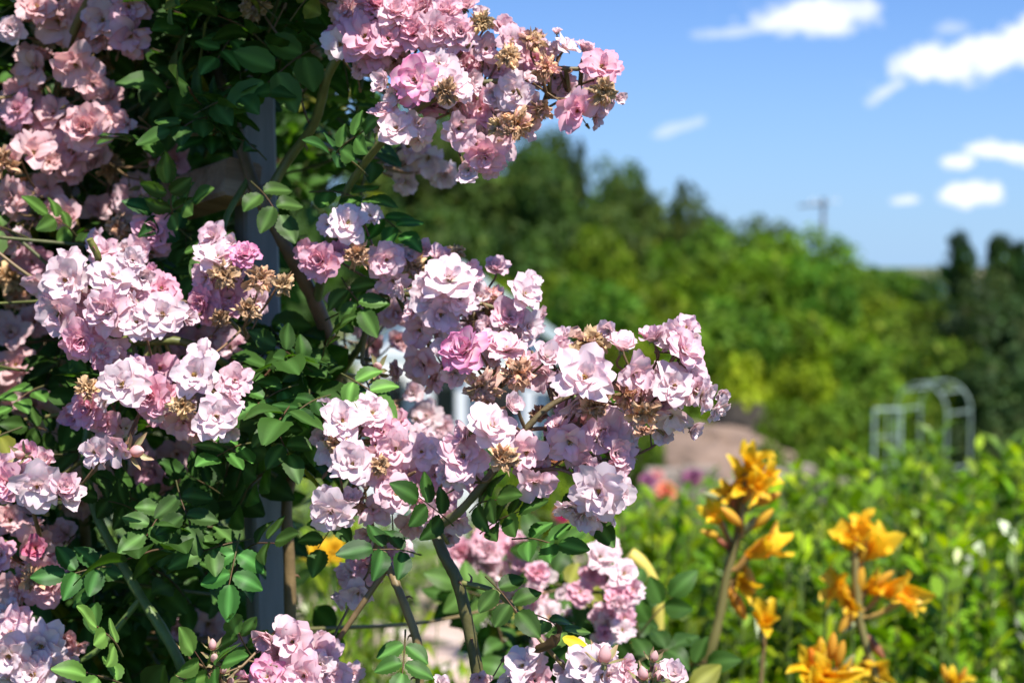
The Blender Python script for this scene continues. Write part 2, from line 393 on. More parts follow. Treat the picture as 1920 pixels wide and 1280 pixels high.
def bud_mb(D):
    mb = MB(); n = 9; t = np.linspace(0, 1, n); rr = D * .5 * np.sin(np.pi * (t * .93 + .04)) ** .8 * (1 - .35 * t); zz = D * 1.35 * t
    an = np.linspace(0, 6.283, 12, endpoint=False)
    tw = t[:, None] * 1.2
    rad = rr[:, None] * (1 + .07 * np.sin(3 * an + tw * 3))
    V = np.stack([rad * np.cos(an + tw), rad * np.sin(an + tw), zz[:, None] + 0 * an], -1)
    c = np.array((.80, .40, .42))[None, None] * (1 - t[:, None, None]) + np.array((.82, .60, .56)) * t[:, None, None] + np.zeros((n, 12, 1))
    mb.add(V.reshape(-1, 3), gf(n, 12, True), c.reshape(-1, 3)); mb.add(V[-1], [list(range(12))], c[-1])
    return mb
def sepal_mb(D, closed=.6):
    mb = MB(); zz = np.linspace(-.55, .05, 6) * D; rr = np.array([.06, .2, .28, .28, .24, .2]) * D
    an = np.linspace(0, 6.283, 8, endpoint=False)
    V = np.stack([rr[:, None] * np.cos(an), rr[:, None] * np.sin(an), zz[:, None] + 0 * an], -1).reshape(-1, 3)
    mb.add(V, gf(6, 8, True), (.20, .20, .08))
    for k in range(5):
        petal_into(mb, D * 1.35, D * .2, R(62), R(5 + 50 * (1 - closed) + rng.uniform(-10, 25)), .4, .02, -.15, k * 1.257, 0, D * .16, [(.2, .2, .09), (.22, .24, .1), (.3, .2, .1)], 7, 5)
    return mb
# leaf: one compound rose leaf along +Y, facing +Z
FINE = [False]
def leaflet_into(mb, base, ang, Lf, Wf, droop, col, fold=.22, side=0):
    n = 9 if not FINE[0] else 15; t = np.linspace(0, 1, n)
    w = Wf * np.sin(np.pi * np.clip(t * .96 + .015, 0, 1) ** .85) ** .75
    ser = 1 + (.11 if FINE[0] else .07) * (np.arange(n) % 2)
    zc = -droop * t ** 2 * Lf + .04 * Lf * np.sin(t * 5 + rng.uniform(0, 6))
    rows = []
    for sgn, k in ((-1, 1.0), (-1, .5), (0, 0), (1, .5), (1, 1.0)):
        rows.append(np.stack([sgn * k * w * (ser if k == 1 else 1), t * Lf - (.03 * Lf if k == 1 else 0) * (np.arange(n) % 2), zc + fold * k * w + rng.uniform(-.02, .02) * Lf * np.sin(t * 9 + k * 2) * (k > 0)], -1))
    P = np.stack(rows, 1)
    c, s = math.cos(ang), math.sin(ang)
    x = P[..., 0] * c + P[..., 1] * s; y = -P[..., 0] * s + P[..., 1] * c
    P = np.stack([x, y, P[..., 2]], -1) + base
    C = np.tile(np.array(col), (n, 5, 1)).copy(); C[:, 2] = C[:, 2] * (2.4 if FINE[0] else 1.7) + .012
    mb.add(P.reshape(-1, 3), gf(n, 5), C.reshape(-1, 3))
def rose_leaf_mb(s=1.0, n=5, young=0, seed=None):
    mb = MB()
    c = np.array((.034, .088, .015)) * rng.uniform(.55, 1.4)
    if young: c = np.array((.075, .16, .03)) * rng.uniform(.8, 1.2)
    if seed is None and rng.random() < .04: c = np.array((.16, .17, .02))
    Lr = .058 * s; pts = [(0, 0, 0), (0, Lr * .5, .004 * s), (rng.uniform(-.004, .004), Lr, -.002 * s)]
    tube(mb, pts, .0011 * s, .0007 * s, (.10, .11, .04), (.16, .08, .05), sides=4, n=3)
    dr = rng.uniform(.05, .35)
    Ll = .033 * s
    leaflet_into(mb, np.array([0, Lr, -.002 * s]), rng.uniform(-.2, .2), Ll * 1.12, Ll * .34, dr, c * rng.uniform(.9, 1.1))
    for k in range((n - 1) // 2):
        yb = Lr * (.82 - .42 * k)
        for sg in (-1, 1):
            if rng.random() < .04: continue
            leaflet_into(mb, np.array([sg * .002 * s, yb, .002 * s]), sg * rng.uniform(.95, 1.35), Ll * rng.uniform(.82, 1.02), Ll * .32, dr * rng.uniform(.5, 1.5), c * rng.uniform(.85, 1.15), fold=rng.uniform(.05, .4))
    return mb
# ------------------------------------------------------------------ rose: data (pixels of the photograph, depth in metres)
# x, y, size, facing (dx, dy), type, tint, depth
FL = [
 # main spray, right
 (870,655,112,-.15,.25,'B','m',1.00),(950,652,96,.1,.6,'A','p',1.01),(1026,668,74,.3,.5,'C','w',1.0),(1096,705,132,.05,.25,'A','w',.975),
 (1192,700,92,.15,-.35,'L','p',.98),(1166,650,84,-.1,.7,'C','w',.99),(1224,634,70,-.2,.85,'C','p',1.0),(1286,655,98,.35,.35,'A','p',.99),(1262,640,80,-.1,.6,'C','w',1.0),
 (1264,722,104,.2,.2,'A','w',.985),(1322,742,88,.75,.0,'A','w',.985),(1258,782,92,.1,-.55,'L','w',1.0),(1298,712,80,.5,.4,'C','w',1.0),
 (925,796,112,.1,.45,'A','w',.975),(868,855,122,-.15,.05,'A','p',.985),(988,848,92,.1,-.2,'L','p',1.0),(1002,905,92,.05,-.5,'L','p',1.0),(955,835,80,.2,.1,'L','p',1.01),
 (1068,830,104,-.1,-.2,'L','p',1.0),(1132,808,112,.1,.1,'L','p',1.01),(1096,872,88,.1,-.3,'L','p',1.01),(1158,850,84,.3,-.1,'C','p',1.0),(1180,805,92,.6,-.2,'L','w',1.02),(1150,880,80,.4,.1,'C','p',1.0),
 (1122,922,124,.1,.15,'A','w',.965),(1158,925,92,.55,-.05,'A','w',.99),(1106,972,82,-.1,-.65,'L','p',1.0),(1060,770,76,.0,.0,'L','p',1.04),(1100,800,86,0,.1,'L','d',1.05),(1010,700,80,0,-.3,'L','p',1.03),
 (1050,655,70,.1,.6,'C','p',1.03),(985,690,76,.0,-.1,'L','p',1.04),(1212,760,70,.2,0,'L','d',1.05),(1240,700,70,0,0,'L','p',1.04),
 # middle cluster
 (652,418,96,.1,.15,'A','w',1.10),(600,490,92,-.1,.1,'B','k',1.10),(724,488,88,.1,.0,'A','p',1.11),(738,528,80,.1,-.3,'L','p',1.12),(792,470,54,0,.5,'C','p',1.14),(826,485,66,.2,.6,'C','p',1.13),
 (842,520,118,.15,.3,'A','w',1.08),(800,552,92,-.1,.1,'A','w',1.09),(826,590,96,.1,-.2,'L','p',1.09),(862,560,84,.3,.0,'A','w',1.09),(786,620,84,0,-.2,'L','p',1.12),(838,644,86,.2,-.3,'L','w',1.10),
 (790,684,92,-.1,-.3,'L','d',1.12),(832,690,70,.2,-.5,'L','d',1.13),(932,502,62,-.1,.7,'C','p',1.13),(985,550,84,.5,.3,'A','w',1.09),(955,592,92,.1,.1,'C','p',1.10),(992,612,76,.6,-.1,'A','w',1.10),(930,560,66,0,.2,'C','p',1.14),(962,636,66,.2,-.2,'L','p',1.12),
 (900,600,80,0,0,'L','p',1.15),(880,640,70,0,.2,'L','p',1.14),(700,560,60,-.1,-.4,'L','d',1.28),(648,565,80,0,-.2,'L','d',1.35),(690,600,84,0,-.2,'L','d',1.35),(745,585,80,.1,0,'L','d',1.3),(700,650,60,0,0,'C','d',1.35),(745,640,60,0,0,'C','d',1.35),
 # lower middle cluster
 (642,788,96,-.1,.3,'A','w',1.04),(700,772,84,.1,.6,'A','w',1.06),(662,868,104,-.1,.2,'A','w',1.03),(716,806,76,0,.2,'A','k',1.06),(742,842,96,.1,.1,'A','p',1.04),(790,846,88,.2,.3,'A','w',1.05),
 (722,902,84,0,-.1,'L','p',1.04),(620,960,98,-.15,.0,'A','w',1.02),(700,955,76,.1,.0,'L','p',1.05),(744,925,88,.1,.0,'A','p',1.03),(800,962,84,.0,-.3,'L','p',1.04),(852,975,78,.1,-.4,'L','p',1.05),(838,930,66,.2,.2,'L','p',1.06),
 (604,820,60,-.3,.2,'C','w',1.06),(770,985,66,0,-.4,'L','d',1.07),(690,1003,66,0,-.3,'L','d',1.08),(770,895,76,.1,.1,'L','p',1.06),(815,890,70,.1,.2,'A','p',1.06),(890,905,60,0,-.2,'L','p',1.05),
 (800,780,80,.1,.3,'A','w',1.35),(822,800,66,.1,.1,'A','p',1.38),(775,735,60,0,.4,'C','w',1.33),
 (692,1062,86,0,-.2,'L','k',1.12),(724,1040,76,.2,-.1,'A','k',1.12),(672,1112,80,.1,-.5,'L','w',1.10),(654,1075,64,-.2,0,'L','p',1.13),
 # top spray
 (650,18,92,-.2,.2,'B','p',1.10),(702,8,90,0,.3,'B','k',1.09),(684,68,112,-.1,.0,'A','k',1.08),(742,22,90,0,.2,'B','p',1.08),(792,12,86,.1,.2,'B','k',1.09),(834,24,90,.1,.3,'B','p',1.08),(872,12,70,.3,.4,'C','p',1.09),
 (776,62,88,0,.0,'B','k',1.08),(820,58,92,.1,.0,'B','p',1.07),(862,62,86,.2,.1,'B','p',1.07),(728,72,92,0,.0,'A','k',1.08),(640,68,80,-.3,.0,'C','k',1.1),(700,104,84,0,-.4,'L','k',1.09),(742,112,80,0,-.3,'L','d',1.12),
 (944,52,66,.1,.6,'C','p',1.08),(962,76,78,.3,.2,'A','p',1.07),(900,30,50,.1,.6,'C','w',1.09),(778,150,112,-.1,.25,'A','m',1.05),(720,156,66,-.4,.2,'C','w',1.06),(852,160,92,.2,.3,'A','w',1.05),(846,132,60,0,.7,'C','w',1.07),
 (912,92,70,0,-.1,'L','p',1.08),(900,118,66,0,0,'C','p',1.1),(1062,88,68,.4,.4,'L','w',1.07),(1044,62,30,0,.8,'C','w',1.08),(962,172,88,.1,.1,'A','w',1.06),(928,178,66,0,0,'C','w',1.07),(1002,108,80,.1,.2,'A','k',1.09),
 (1130,124,94,.35,.25,'A','k',1.06),(1082,208,98,-.05,-.35,'L','k',1.06),(1118,190,76,.5,-.2,'L','p',1.07),(1062,170,66,0,-.1,'L','p',1.09),(1098,95,60,.1,.6,'C','p',1.08),(860,242,86,.1,-.1,'L','p',1.06),(742,240,88,-.2,.0,'A','w',1.06),
 (784,232,76,.2,.1,'L','w',1.07),(806,196,80,0,0,'L','k',1.1),(900,205,86,.1,.1,'A','k',1.08),(992,240,70,.3,-.3,'L','p',1.08),(910,296,88,.0,-.35,'A','k',1.06),(938,266,84,.3,-.1,'L','p',1.07),(880,218,70,0,0,'C','k',1.09),(872,122,70,0,.2,'L','k',1.1),
 (985,142,70,0,0,'L','p',1.1),(1040,146,66,.1,-.2,'L','p',1.09),(935,130,70,.1,.1,'A','p',1.09),(980,200,60,0,-.2,'L','p',1.1),(820,120,70,0,0,'L','k',1.11),
 (752,308,78,0,-.5,'L','w',1.27),(802,298,88,0,-.4,'L','w',1.27),(832,328,66,0,-.5,'L','w',1.28),(760,342,66,0,-.5,'L','w',1.28),(775,270,70,0,-.2,'L','p',1.26),
 # left clusters
 (122,525,112,-.1,.2,'A','w',1.07),(212,516,104,.1,.35,'A','w',1.06),(285,428,100,.1,.1,'B','k',1.16),(195,470,78,0,.4,'A','p',1.14),(302,540,88,.1,.1,'A','k',1.10),(108,590,104,-.3,.0,'A','p',1.07),(200,580,112,0,.1,'B','p',1.05),
 (256,604,84,.1,.0,'A','w',1.05),(304,588,104,.35,.35,'A','w',1.05),(152,640,98,-.1,-.1,'B','k',1.06),(146,566,84,0,0,'A','p',1.09),(212,652,84,.1,-.2,'L','p',1.08),(250,552,84,.1,.2,'A','p',1.08),(262,470,70,.1,.4,'C','p',1.15),
 (364,702,100,.05,.2,'A','w',1.03),(228,720,114,-.05,.1,'A','w',1.03),(405,780,104,.05,.0,'A','w',1.02),(282,742,96,0,.0,'B','k',1.05),(440,712,80,.3,.1,'A','p',1.06),(165,765,96,-.2,-.1,'B','k',1.07),(196,795,80,0,-.4,'L','k',1.08),
 (344,792,86,0,-.3,'L','d',1.07),(300,775,76,0,-.2,'L','k',1.08),(372,815,70,0,-.4,'L','d',1.09),(300,690,84,0,0,'A','k',1.09),
 (410,480,98,-.1,.4,'A','w',1.09),(458,476,78,.3,.5,'B','m',1.09),(386,520,82,-.3,.0,'A','p',1.10),(380,572,90,-.2,-.2,'B','k',1.10),(430,560,86,.1,.0,'L','k',1.11),(482,566,60,.3,.0,'L','p',1.10),(440,520,70,0,.1,'L','p',1.12),
 (214,842,86,-.35,-.1,'L','p',1.02),(70,912,112,-.05,.05,'A','w',1.02),(10,905,90,-.2,.1,'A','k',1.05),(50,850,66,0,.4,'C','k',1.06),(84,862,60,.2,.2,'C','p',1.08),(5,870,60,0,.3,'C','p',1.07),
 (72,1012,100,0,-.2,'L','d',1.14),(66,1026,66,.2,.3,'C','r',1.10),(84,1090,118,.1,-.3,'B','d',1.14),(0,1040,70,0,0,'A','k',1.12),(30,1104,90,0,-.3,'L','d',1.16),(20,975,80,0,-.1,'L','d',1.17),(120,1000,70,0,0,'L','d',1.18),
 (28,1172,90,-.1,.1,'A','p',1.12),(76,1212,116,0,.1,'A','w',1.10),(16,1232,116,0,.0,'A','w',1.09),(122,1202,80,.2,.0,'C','d',1.13),(60,1264,104,0,0,'A','w',1.09),(132,1252,70,.2,0,'C','w',1.12),
 (160,902,90,0,0,'L','d',1.28),(184,876,80,0,0,'L','d',1.28),(148,938,80,0,-.2,'L','d',1.3),(262,850,96,0,0,'L','d',1.27),(332,850,90,.1,0,'L','d',1.28),(286,884,80,0,-.1,'L','k',1.26),(380,880,60,0,0,'L','d',1.3),
 (300,650,104,0,0,'A','k',1.22),(372,640,96,.1,0,'L','k',1.24),(410,612,76,0,.1,'A','p',1.24),(432,650,70,0,0,'L','p',1.22),(340,610,80,0,0,'L','k',1.24),(470,660,60,0,0,'L','p',1.26),
 (20,55,66,0,.2,'B','w',1.22),(110,40,116,0,.0,'L','d',1.38),(70,12,90,0,0,'A','d',1.38),(162,62,98,0,-.1,'L','d',1.38),(192,38,90,.1,0,'L','d',1.36),(242,14,92,0,.1,'A','k',1.2),(246,68,92,.1,-.3,'L','k',1.2),(40,190,110,0,0,'A','d',1.38),
 (62,128,90,0,0,'L','d',1.4),(142,122,110,.2,-.2,'L','d',1.38),(30,206,90,-.1,.3,'A','k',1.25),(100,230,116,0,0,'A','d',1.36),(160,240,112,.1,0,'B','d',1.36),(132,284,112,0,-.1,'A','d',1.35),(62,284,98,0,0,'L','d',1.36),(236,232,66,0,-.1,'L','d',1.4),(205,182,76,0,0,'L','d',1.4),
 (62,380,100,0,0,'A','d',1.35),(20,370,90,0,0,'A','d',1.35),(120,402,80,0,-.2,'L','d',1.35),(84,350,80,0,0,'L','d',1.36),(180,392,70,0,0,'L','d',1.36),(0,455,84,0,0,'A','k',1.25),(60,492,84,0,.1,'A','k',1.28),(20,622,96,0,0,'L','d',1.3),(64,604,80,0,0,'L','d',1.32),(30,684,90,0,0,'L','d',1.3),(18,742,76,0,0,'L','d',1.3),
 (100,782,100,0,0,'L','d',1.3),(62,760,84,0,0,'L','d',1.32),(350,740,80,0,0,'L','d',1.25),(620,1150,30,0,0,'L','p',1.5),(330,1040,60,0,0,'L','d',1.4),(330,1180,50,0,0,'L','k',1.35),(390,1170,90,0,0,'L','d',1.45),(440,1190,80,0,0,'L','d',1.45),
 # bottom
 (548,1202,104,-.2,.3,'L','p',1.04),(600,1228,96,.1,.2,'A','p',1.05),(570,1266,108,0,.1,'A','p',1.03),(500,1268,88,-.2,.3,'A','m',1.03),(624,1268,90,.2,.1,'A','p',1.05),(520,1226,70,-.1,.3,'A','p',1.06),
 (978,1246,84,-.3,.3,'L','w',1.0),(1004,1274,80,.1,.1,'C','p',1.01),(1098,1250,96,-.1,.4,'L','w',.98),(1140,1266,96,.2,.3,'A','w',.985),(1076,1285,80,0,.4,'A','w',.99),(1180,1283,70,.3,.4,'C','p',.99),(955,1280,60,0,.2,'C','w',1.01),(1264,1262,74,.1,.5,'C','w',.98),(828,1280,44,0,.6,'C','w',1.03),(1120,1222,50,-.2,.6,'C','w',1.0),(900,1270,50,0,.2,'L','d',1.03),
]
FL = [(a, b, c, e, f, g_, h, (1.2 + .13 * random.random()) if i >= 1.33 and a < 300 else i) for (a, b, c, e, f, g_, h, i) in FL]
WI = [(1105,638,74,0,.8,.15,1.0),(972,700,70,.1,-.1,.12,.985),(903,728,78,0,-.5,.6,1.0),(1114,762,62,0,-.6,.0,.985),(1206,776,60,0,-.8,0,.985),(1208,808,40,0,-.9,0,.985),(1178,742,60,.1,-.4,.4,1.0),(943,860,58,.1,-.1,0,.965),(1290,690,40,.2,-.4,.2,1.0),(1180,850,44,.3,-.6,.1,1.02),
 (1095,738,44,0,-.5,.3,1.02),(1010,775,36,0,-.4,.3,1.04),
 (668,478,56,0,-.3,.0,1.10),(776,500,50,0,0,.1,1.13),(858,470,34,.2,.7,0,1.12),(918,560,46,0,-.2,.3,1.12),(925,600,40,0,0,.4,1.13),(628,832,46,0,-.3,0,1.04),(712,872,40,0,.1,0,1.03),(662,940,42,0,-.3,0,1.05),(735,770,30,0,.3,.2,1.3),
 (905,40,50,0,.3,.1,1.07),(955,105,52,.1,.2,0,1.05),(1000,76,54,.1,.6,.2,1.07),(1022,126,52,.1,.1,.3,1.05),(1134,172,56,.3,-.3,.1,1.05),(1015,206,46,0,-.6,.4,1.06),(970,232,64,.1,-.2,.1,1.05),(936,236,44,0,-.2,.5,1.05),(836,172,54,0,-.1,.1,1.04),(700,128,40,0,-.2,.1,1.1),
 (474,10,64,0,-.3,.3,1.15),(420,515,56,0,.3,0,1.08),(490,522,56,.2,.2,.05,1.07),(532,532,46,.4,0,0,1.07),(465,580,52,.1,-.3,0,1.07),(412,596,40,0,-.5,0,1.09),(164,728,52,-.3,.1,.05,1.05),(342,760,54,0,-.1,0,1.03),(205,320,46,0,-.3,.1,1.33),(0,302,56,0,0,.1,1.2),
 (20,520,60,0,0,0,1.3),(30,560,50,0,-.2,.1,1.32),(220,425,50,0,.1,.1,1.2),(40,345,60,0,0,.1,1.38),(130,160,60,0,0,.1,1.42),(215,110,50,0,0,.1,1.4),(85,65,60,0,0,.2,1.4),(575,100,56,0,-.3,.2,1.3),(600,140,46,0,-.3,.1,1.28),(60,1085,50,0,0,.1,1.12),(600,1222,44,0,.1,.0,1.06),(40,1215,46,0,0,.1,1.1),(205,300,40,0,0,.1,1.36),(340,1170,34,0,0,.1,1.35),(1090,1085,40,0,.2,.1,1.45)]
BUD = [(1133,1230,30,.1,.95,.6,.975),(1226,1232,19,.2,.9,1,.975),(1206,1264,24,-.2,.9,.7,.975),(1232,1268,18,.3,.9,.9,.98),(348,1208,16,-.2,.9,1,1.0),(399,1210,18,0,.95,1,1.0),(402,1234,20,.1,.6,.4,1.0),(350,1266,16,-.4,.7,1,1.0),(418,1256,16,.3,.7,1,1.0),(432,1277,15,.3,.7,1,1.0),
 (254,846,28,.8,.1,.3,1.02),(285,305,15,0,-.6,.8,1.3),(282,290,15,0,.6,.8,1.3),(272,356,24,.2,-.5,.4,1.25),(708,688,20,0,.4,.5,1.12),(706,706,18,0,-.2,.5,1.13),(38,852,20,-.3,.3,.5,1.03),(562,172,14,0,.5,.6,1.2)]
def facing(dx, dy):
    m = min(.97, math.hypot(dx, dy)); f = math.sqrt(1 - m * m)
    return RT * dx + UP * dy - FW * f
ROSE0 = at(545, 640, 1.28); ROSE0[2] = 0
rose = empty('climbing_rose', ROSE0, 'large climbing rose bush covered in pale pink blooms, growing over a grey post', 'rose bush')
R0 = Vector(ROSE0)
def mw_rel(Mx): return Matrix.Translation(-R0) @ Mx
def stem_end(x, y, D, dx, dy, d):      # where the stem meets the back of the bloom
    return at(x, y, d) - facing(dx, dy) * D * .14
rnd_fl = []
r2 = np.random.default_rng(3)
for k in range(100):      # blooms deeper in the bush on the left and up out of the frame
    if k < 40: x, y, d = r2.uniform(-250, 430), r2.uniform(-300, 1500), r2.uniform(1.45, 1.8)
    elif k < 58: x, y, d = r2.uniform(480, 960), r2.uniform(-260, -40), r2.uniform(1.05, 1.2)
    else: x, y, d = r2.uniform(-250, -20), r2.uniform(100, 1400), r2.uniform(1.1, 1.4)
    if k >= 75: x, y, d = r2.uniform(-120, 330), r2.uniform(-120, 460), r2.uniform(1.24, 1.5)
    rnd_fl.append((x, y, r2.uniform(75, 105), r2.uniform(-.3, .3), r2.uniform(-.3, .5), 'L', r2.choice(['d', 'p', 'k']), d))
extra = []
for (x, y, s, dx, dy, ty, ti, d) in FL:
    for k in range((2 if s > 84 else 1) if s > 66 and d < 1.3 else 0):
        a = r2.uniform(0, 6.28); q = s * r2.uniform(.32, .55)
        extra.append((x + q * math.cos(a), y + q * math.sin(a) * .8, s * r2.uniform(.5, .78), np.clip(math.cos(a) * .6 + r2.uniform(-.3, .3), -.9, .9), np.clip(-math.sin(a) * .5 + r2.uniform(-.3, .3), -.8, .8), r2.choice(['L', 'C', 'L', 'A']), r2.choice([ti, 'p', 'w']) if ti in 'kmpw' else ti, d + r2.uniform(.005, .03)))
FL2 = sorted(FL, key=lambda f: -(f[2] * (1.0 if f[7] < 1.15 else .8)))
CUTN = 98
rest = MB(); restc = MB(); rests = MB()
ends = []
for i, (x, y, s, dx, dy, ty, ti, d) in enumerate(FL2 + extra + rnd_fl):
    D = s * K * d * .93
    dx = float(np.clip(dx + rng.uniform(-.3, .3), -.9, .9)); dy = float(np.clip(dy + rng.uniform(-.28, .28), -.8, .9))
    fc = facing(dx, dy); Mx = orient(at(x, y, d) - fc * D * .1, fc, rng.uniform(0, 6.28))
    fm = flower_mb(D, ty, ti); cm = calyx_mb(D)
    ends.append((at(x, y, d) - fc * D * .24, fc, D))
    if i < CUTN:
        f = fm.build('flower', M['petal'], rose, mw=mw_rel(Mx))
        if ti in 'mr': f['label'] = 'bloom with deep magenta petal edges' if ti == 'm' else 'bloom flushed deep rose red around a yellow centre'
        if ty in 'AL': stamen_mb(D * .8).build('stamens', M['stamen'], f)
        cm.build('calyx', M['green'], f)
    else:
        rest.merge(fm, mw_rel(Mx)); restc.merge(cm, mw_rel(Mx))
        if ty in 'AL': rests.merge(stamen_mb(D * .8), mw_rel(Mx))
o = rest.build('flower', M['petal'], rose); o['kind'] = 'stuff'
restc.build('calyx', M['green'], o); rests.build('stamens', M['stamen'], o)
for (x, y, s, dx, dy, pk, d) in WI:
    D = s * K * d * 1.15; fc = facing(dx, dy)
    Mx = orient(at(x, y, d) - fc * D * .15, fc, rng.uniform(0, 6.28))
    f = withered_mb(D, pk).build('withered_flower', M['dry'], rose, mw=mw_rel(Mx))
    ends.append((at(x, y, d) - fc * D * .3, fc, D))
for (x, y, s, dx, dy, cl, d) in BUD:
    D = s * K * d; fc = facing(dx, dy)
    Mx = orient(at(x, y, d) - fc * D * .5, fc, rng.uniform(0, 6.28))
    f = bud_mb(D).build('bud', M['petal'], rose, mw=mw_rel(Mx)); sepal_mb(D, cl).build('sepals', M['green'], f)
    ends.append((at(x, y, d) - fc * D * .95, fc, D))
# canes: pixel polylines (x, y, depth), radius start/end, colours
GRN, BRN, RED = (.10, .14, .035), (.17, .11, .05), (.15, .075, .04)
def G(x, d): p = gp(x, d); return tuple(p)
CANES = [
 ([(545,1500,1.22),(548,1280,1.22),(545,1180,1.22),(543,1060,1.22),(538,940,1.22),(560,860,1.24),(600,760,1.26),(640,700,1.26)], .0058, .0045, BRN, BRN, 1),
 ([(640,700,1.24),(592,570,1.22),(540,470,1.2),(492,380,1.2),(470,330,1.21),(430,200,1.25),(380,40,1.3),(330,-150,1.35)], .0065, .0045, BRN, (.14, .13, .05), 0),
 ([(905,1500,1.04),(898,1280,1.04),(880,1180,1.04),(858,1090,1.04),(832,1040,1.04),(815,990,1.05),(800,930,1.06)], .0056, .0042, (.085, .075, .03), (.10, .09, .03), 1),
 ([(790,1500,1.06),(787,1280,1.06),(784,1210,1.06),(765,1150,1.06),(745,1100,1.06),(728,1060,1.07),(700,1000,1.08),(660,900,1.1)], .0042, .003, (.15, .10, .05), BRN, 1),
 ([(365,1500,1.12),(350,1280,1.12),(310,1190,1.12),(265,1120,1.13),(225,1050,1.14),(180,960,1.16),(160,860,1.18),(180,700,1.2)], .0048, .0036, (.11, .15, .04), (.11, .15, .04), 1),
 ([(150,1500,1.4),(165,1280,1.38),(165,1100,1.38),(150,900,1.35),(120,700,1.33),(150,500,1.33),(120,300,1.4),(160,100,1.42),(120,-200,1.45)], .006, .004, BRN, BRN, 1),
 ([(300,-250,1.2),(200,-60,1.2),(130,80,1.25),(90,250,1.3),(60,400,1.3)], .004, .003, BRN, GRN, 0),
 ([(545,860,1.24),(480,760,1.2),(420,680,1.14),(340,640,1.12),(250,640,1.12),(180,600,1.14),(165,520,1.1),(185,490,1.07),(168,448,1.06)], .004, .0026, GRN, (.16, .17, .04), 0),
 ([(492,380,1.2),(540,300,1.2),(590,230,1.18),(620,130,1.15),(680,60,1.13),(780,40,1.12),(870,40,1.12)], .0045, .003, (.13, .14, .04), (.13, .14, .04), 0),
 ([(592,570,1.22),(620,440,1.18),(660,340,1.14),(720,262,1.1),(790,200,1.09),(880,160,1.08),(950,150,1.08),(1030,130,1.07),(1090,130,1.07)], .0042, .0016, (.09, .13, .035), (.12, .10, .04), 0),
 ([(640,700,1.24),(680,640,1.18),(708,560,1.15),(770,552,1.12),(860,560,1.11),(940,580,1.11)], .0034, .0016, (.1, .12, .04), (.14, .10, .04), 0),
 ([(800,930,1.06),(760,860,1.08),(700,830,1.08),(650,830,1.08)], .0035, .0018, BRN, (.14, .1, .04), 0),
 ([(815,990,1.05),(860,960,1.03),(900,915,1.02),(935,870,1.02),(985,805,1.01),(1040,755,1.01),(1110,730,1.01),(1180,715,1.01),(1250,730,1.01)], .0036, .0014, (.10, .10, .04), (.15, .09, .05), 0),
 ([(940,868,1.02),(1000,880,1.015),(1050,880,1.01),(1085,895,1.01)], .0016, .0011, (.14, .09, .05), (.14, .09, .05), 0),
 ([(985,805,1.01),(1060,800,1.02),(1120,800,1.03)], .0016, .001, RED, RED, 0),
 ([(985,805,1.01),(972,770,1.0),(968,735,1.0),(940,700,1.01),(900,690,1.02)], .0014, .001, (.13, .10, .05), RED, 0),
 ([(858,1090,1.04),(930,1110,1.03),(990,1170,1.02),(1040,1230,1.01),(1100,1290,1.0)], .0022, .0015, (.12, .14, .04), (.15, .12, .04), 0),
 ([(350,1280,1.12),(380,1290,1.03),(390,1275,1.0),(392,1250,1.0)], .0022, .0012, GRN, RED, 0),
 ([(470,330,1.21),(420,420,1.18),(410,540,1.14),(430,600,1.13)], .003, .0018, GRN, GRN, 0),
 ([(225,1050,1.14),(150,1080,1.14),(90,1060,1.15),(60,950,1.1)], .0028, .0016, GRN, RED, 0),
 ([(265,1120,1.13),(180,1220,1.13),(90,1260,1.13)], .0028, .0016, GRN, GRN, 0),
 ([(165,520,1.1),(240,480,1.14),(290,450,1.18)], .0022, .0014, GRN, GRN, 0),
 ([(728,1060,1.07),(640,1190,1.07),(590,1260,1.07)], .0026, .0014, BRN, BRN, 0),
 ([(660,900,1.1),(640,940,1.07),(625,965,1.05)], .002, .0012, GRN, GRN, 0),
]
cpts = []
def wp(p): return at(*p)
for (pts, r0, r1, c0, c1, down) in CANES:
    P = [wp(p) for p in pts]
    if down:
        q = P[0].copy(); g0 = np.array([q[0] * .9 + ROSE0[0] * .1, q[1] + .05, .0])
        P = [g0, (g0 * .5 + q * .5) + np.array([.015, .01, 0])] + P
    mb = MB(); Q = tube(mb, [rel(p, ROSE0) for p in P], r0 * (1.25 if down else 1), r1, c0, c1, sides=9, n=6, wob=.05)
    for k in range(2, len(Q) - 2, 7):       # thorns
        if rng.random() < .5:
            t = Q[k + 1] - Q[k]; t /= np.linalg.norm(t) + 1e-9; nrm = np.cross(t, rng.standard_normal(3)); nrm /= np.linalg.norm(nrm)
            rr = r0 + (r1 - r0) * k / len(Q)
            a = Q[k] + nrm * rr * .8; tube(mb, [a, a + nrm * .0035, a + nrm * .006 - t * .003], .0011 + rr * .1, .0002, RED, sides=4, n=2)
    mb.build('cane', M['stem'], rose)
    for q in Q: cpts.append(q + ROSE0)
cpts = np.array(cpts)
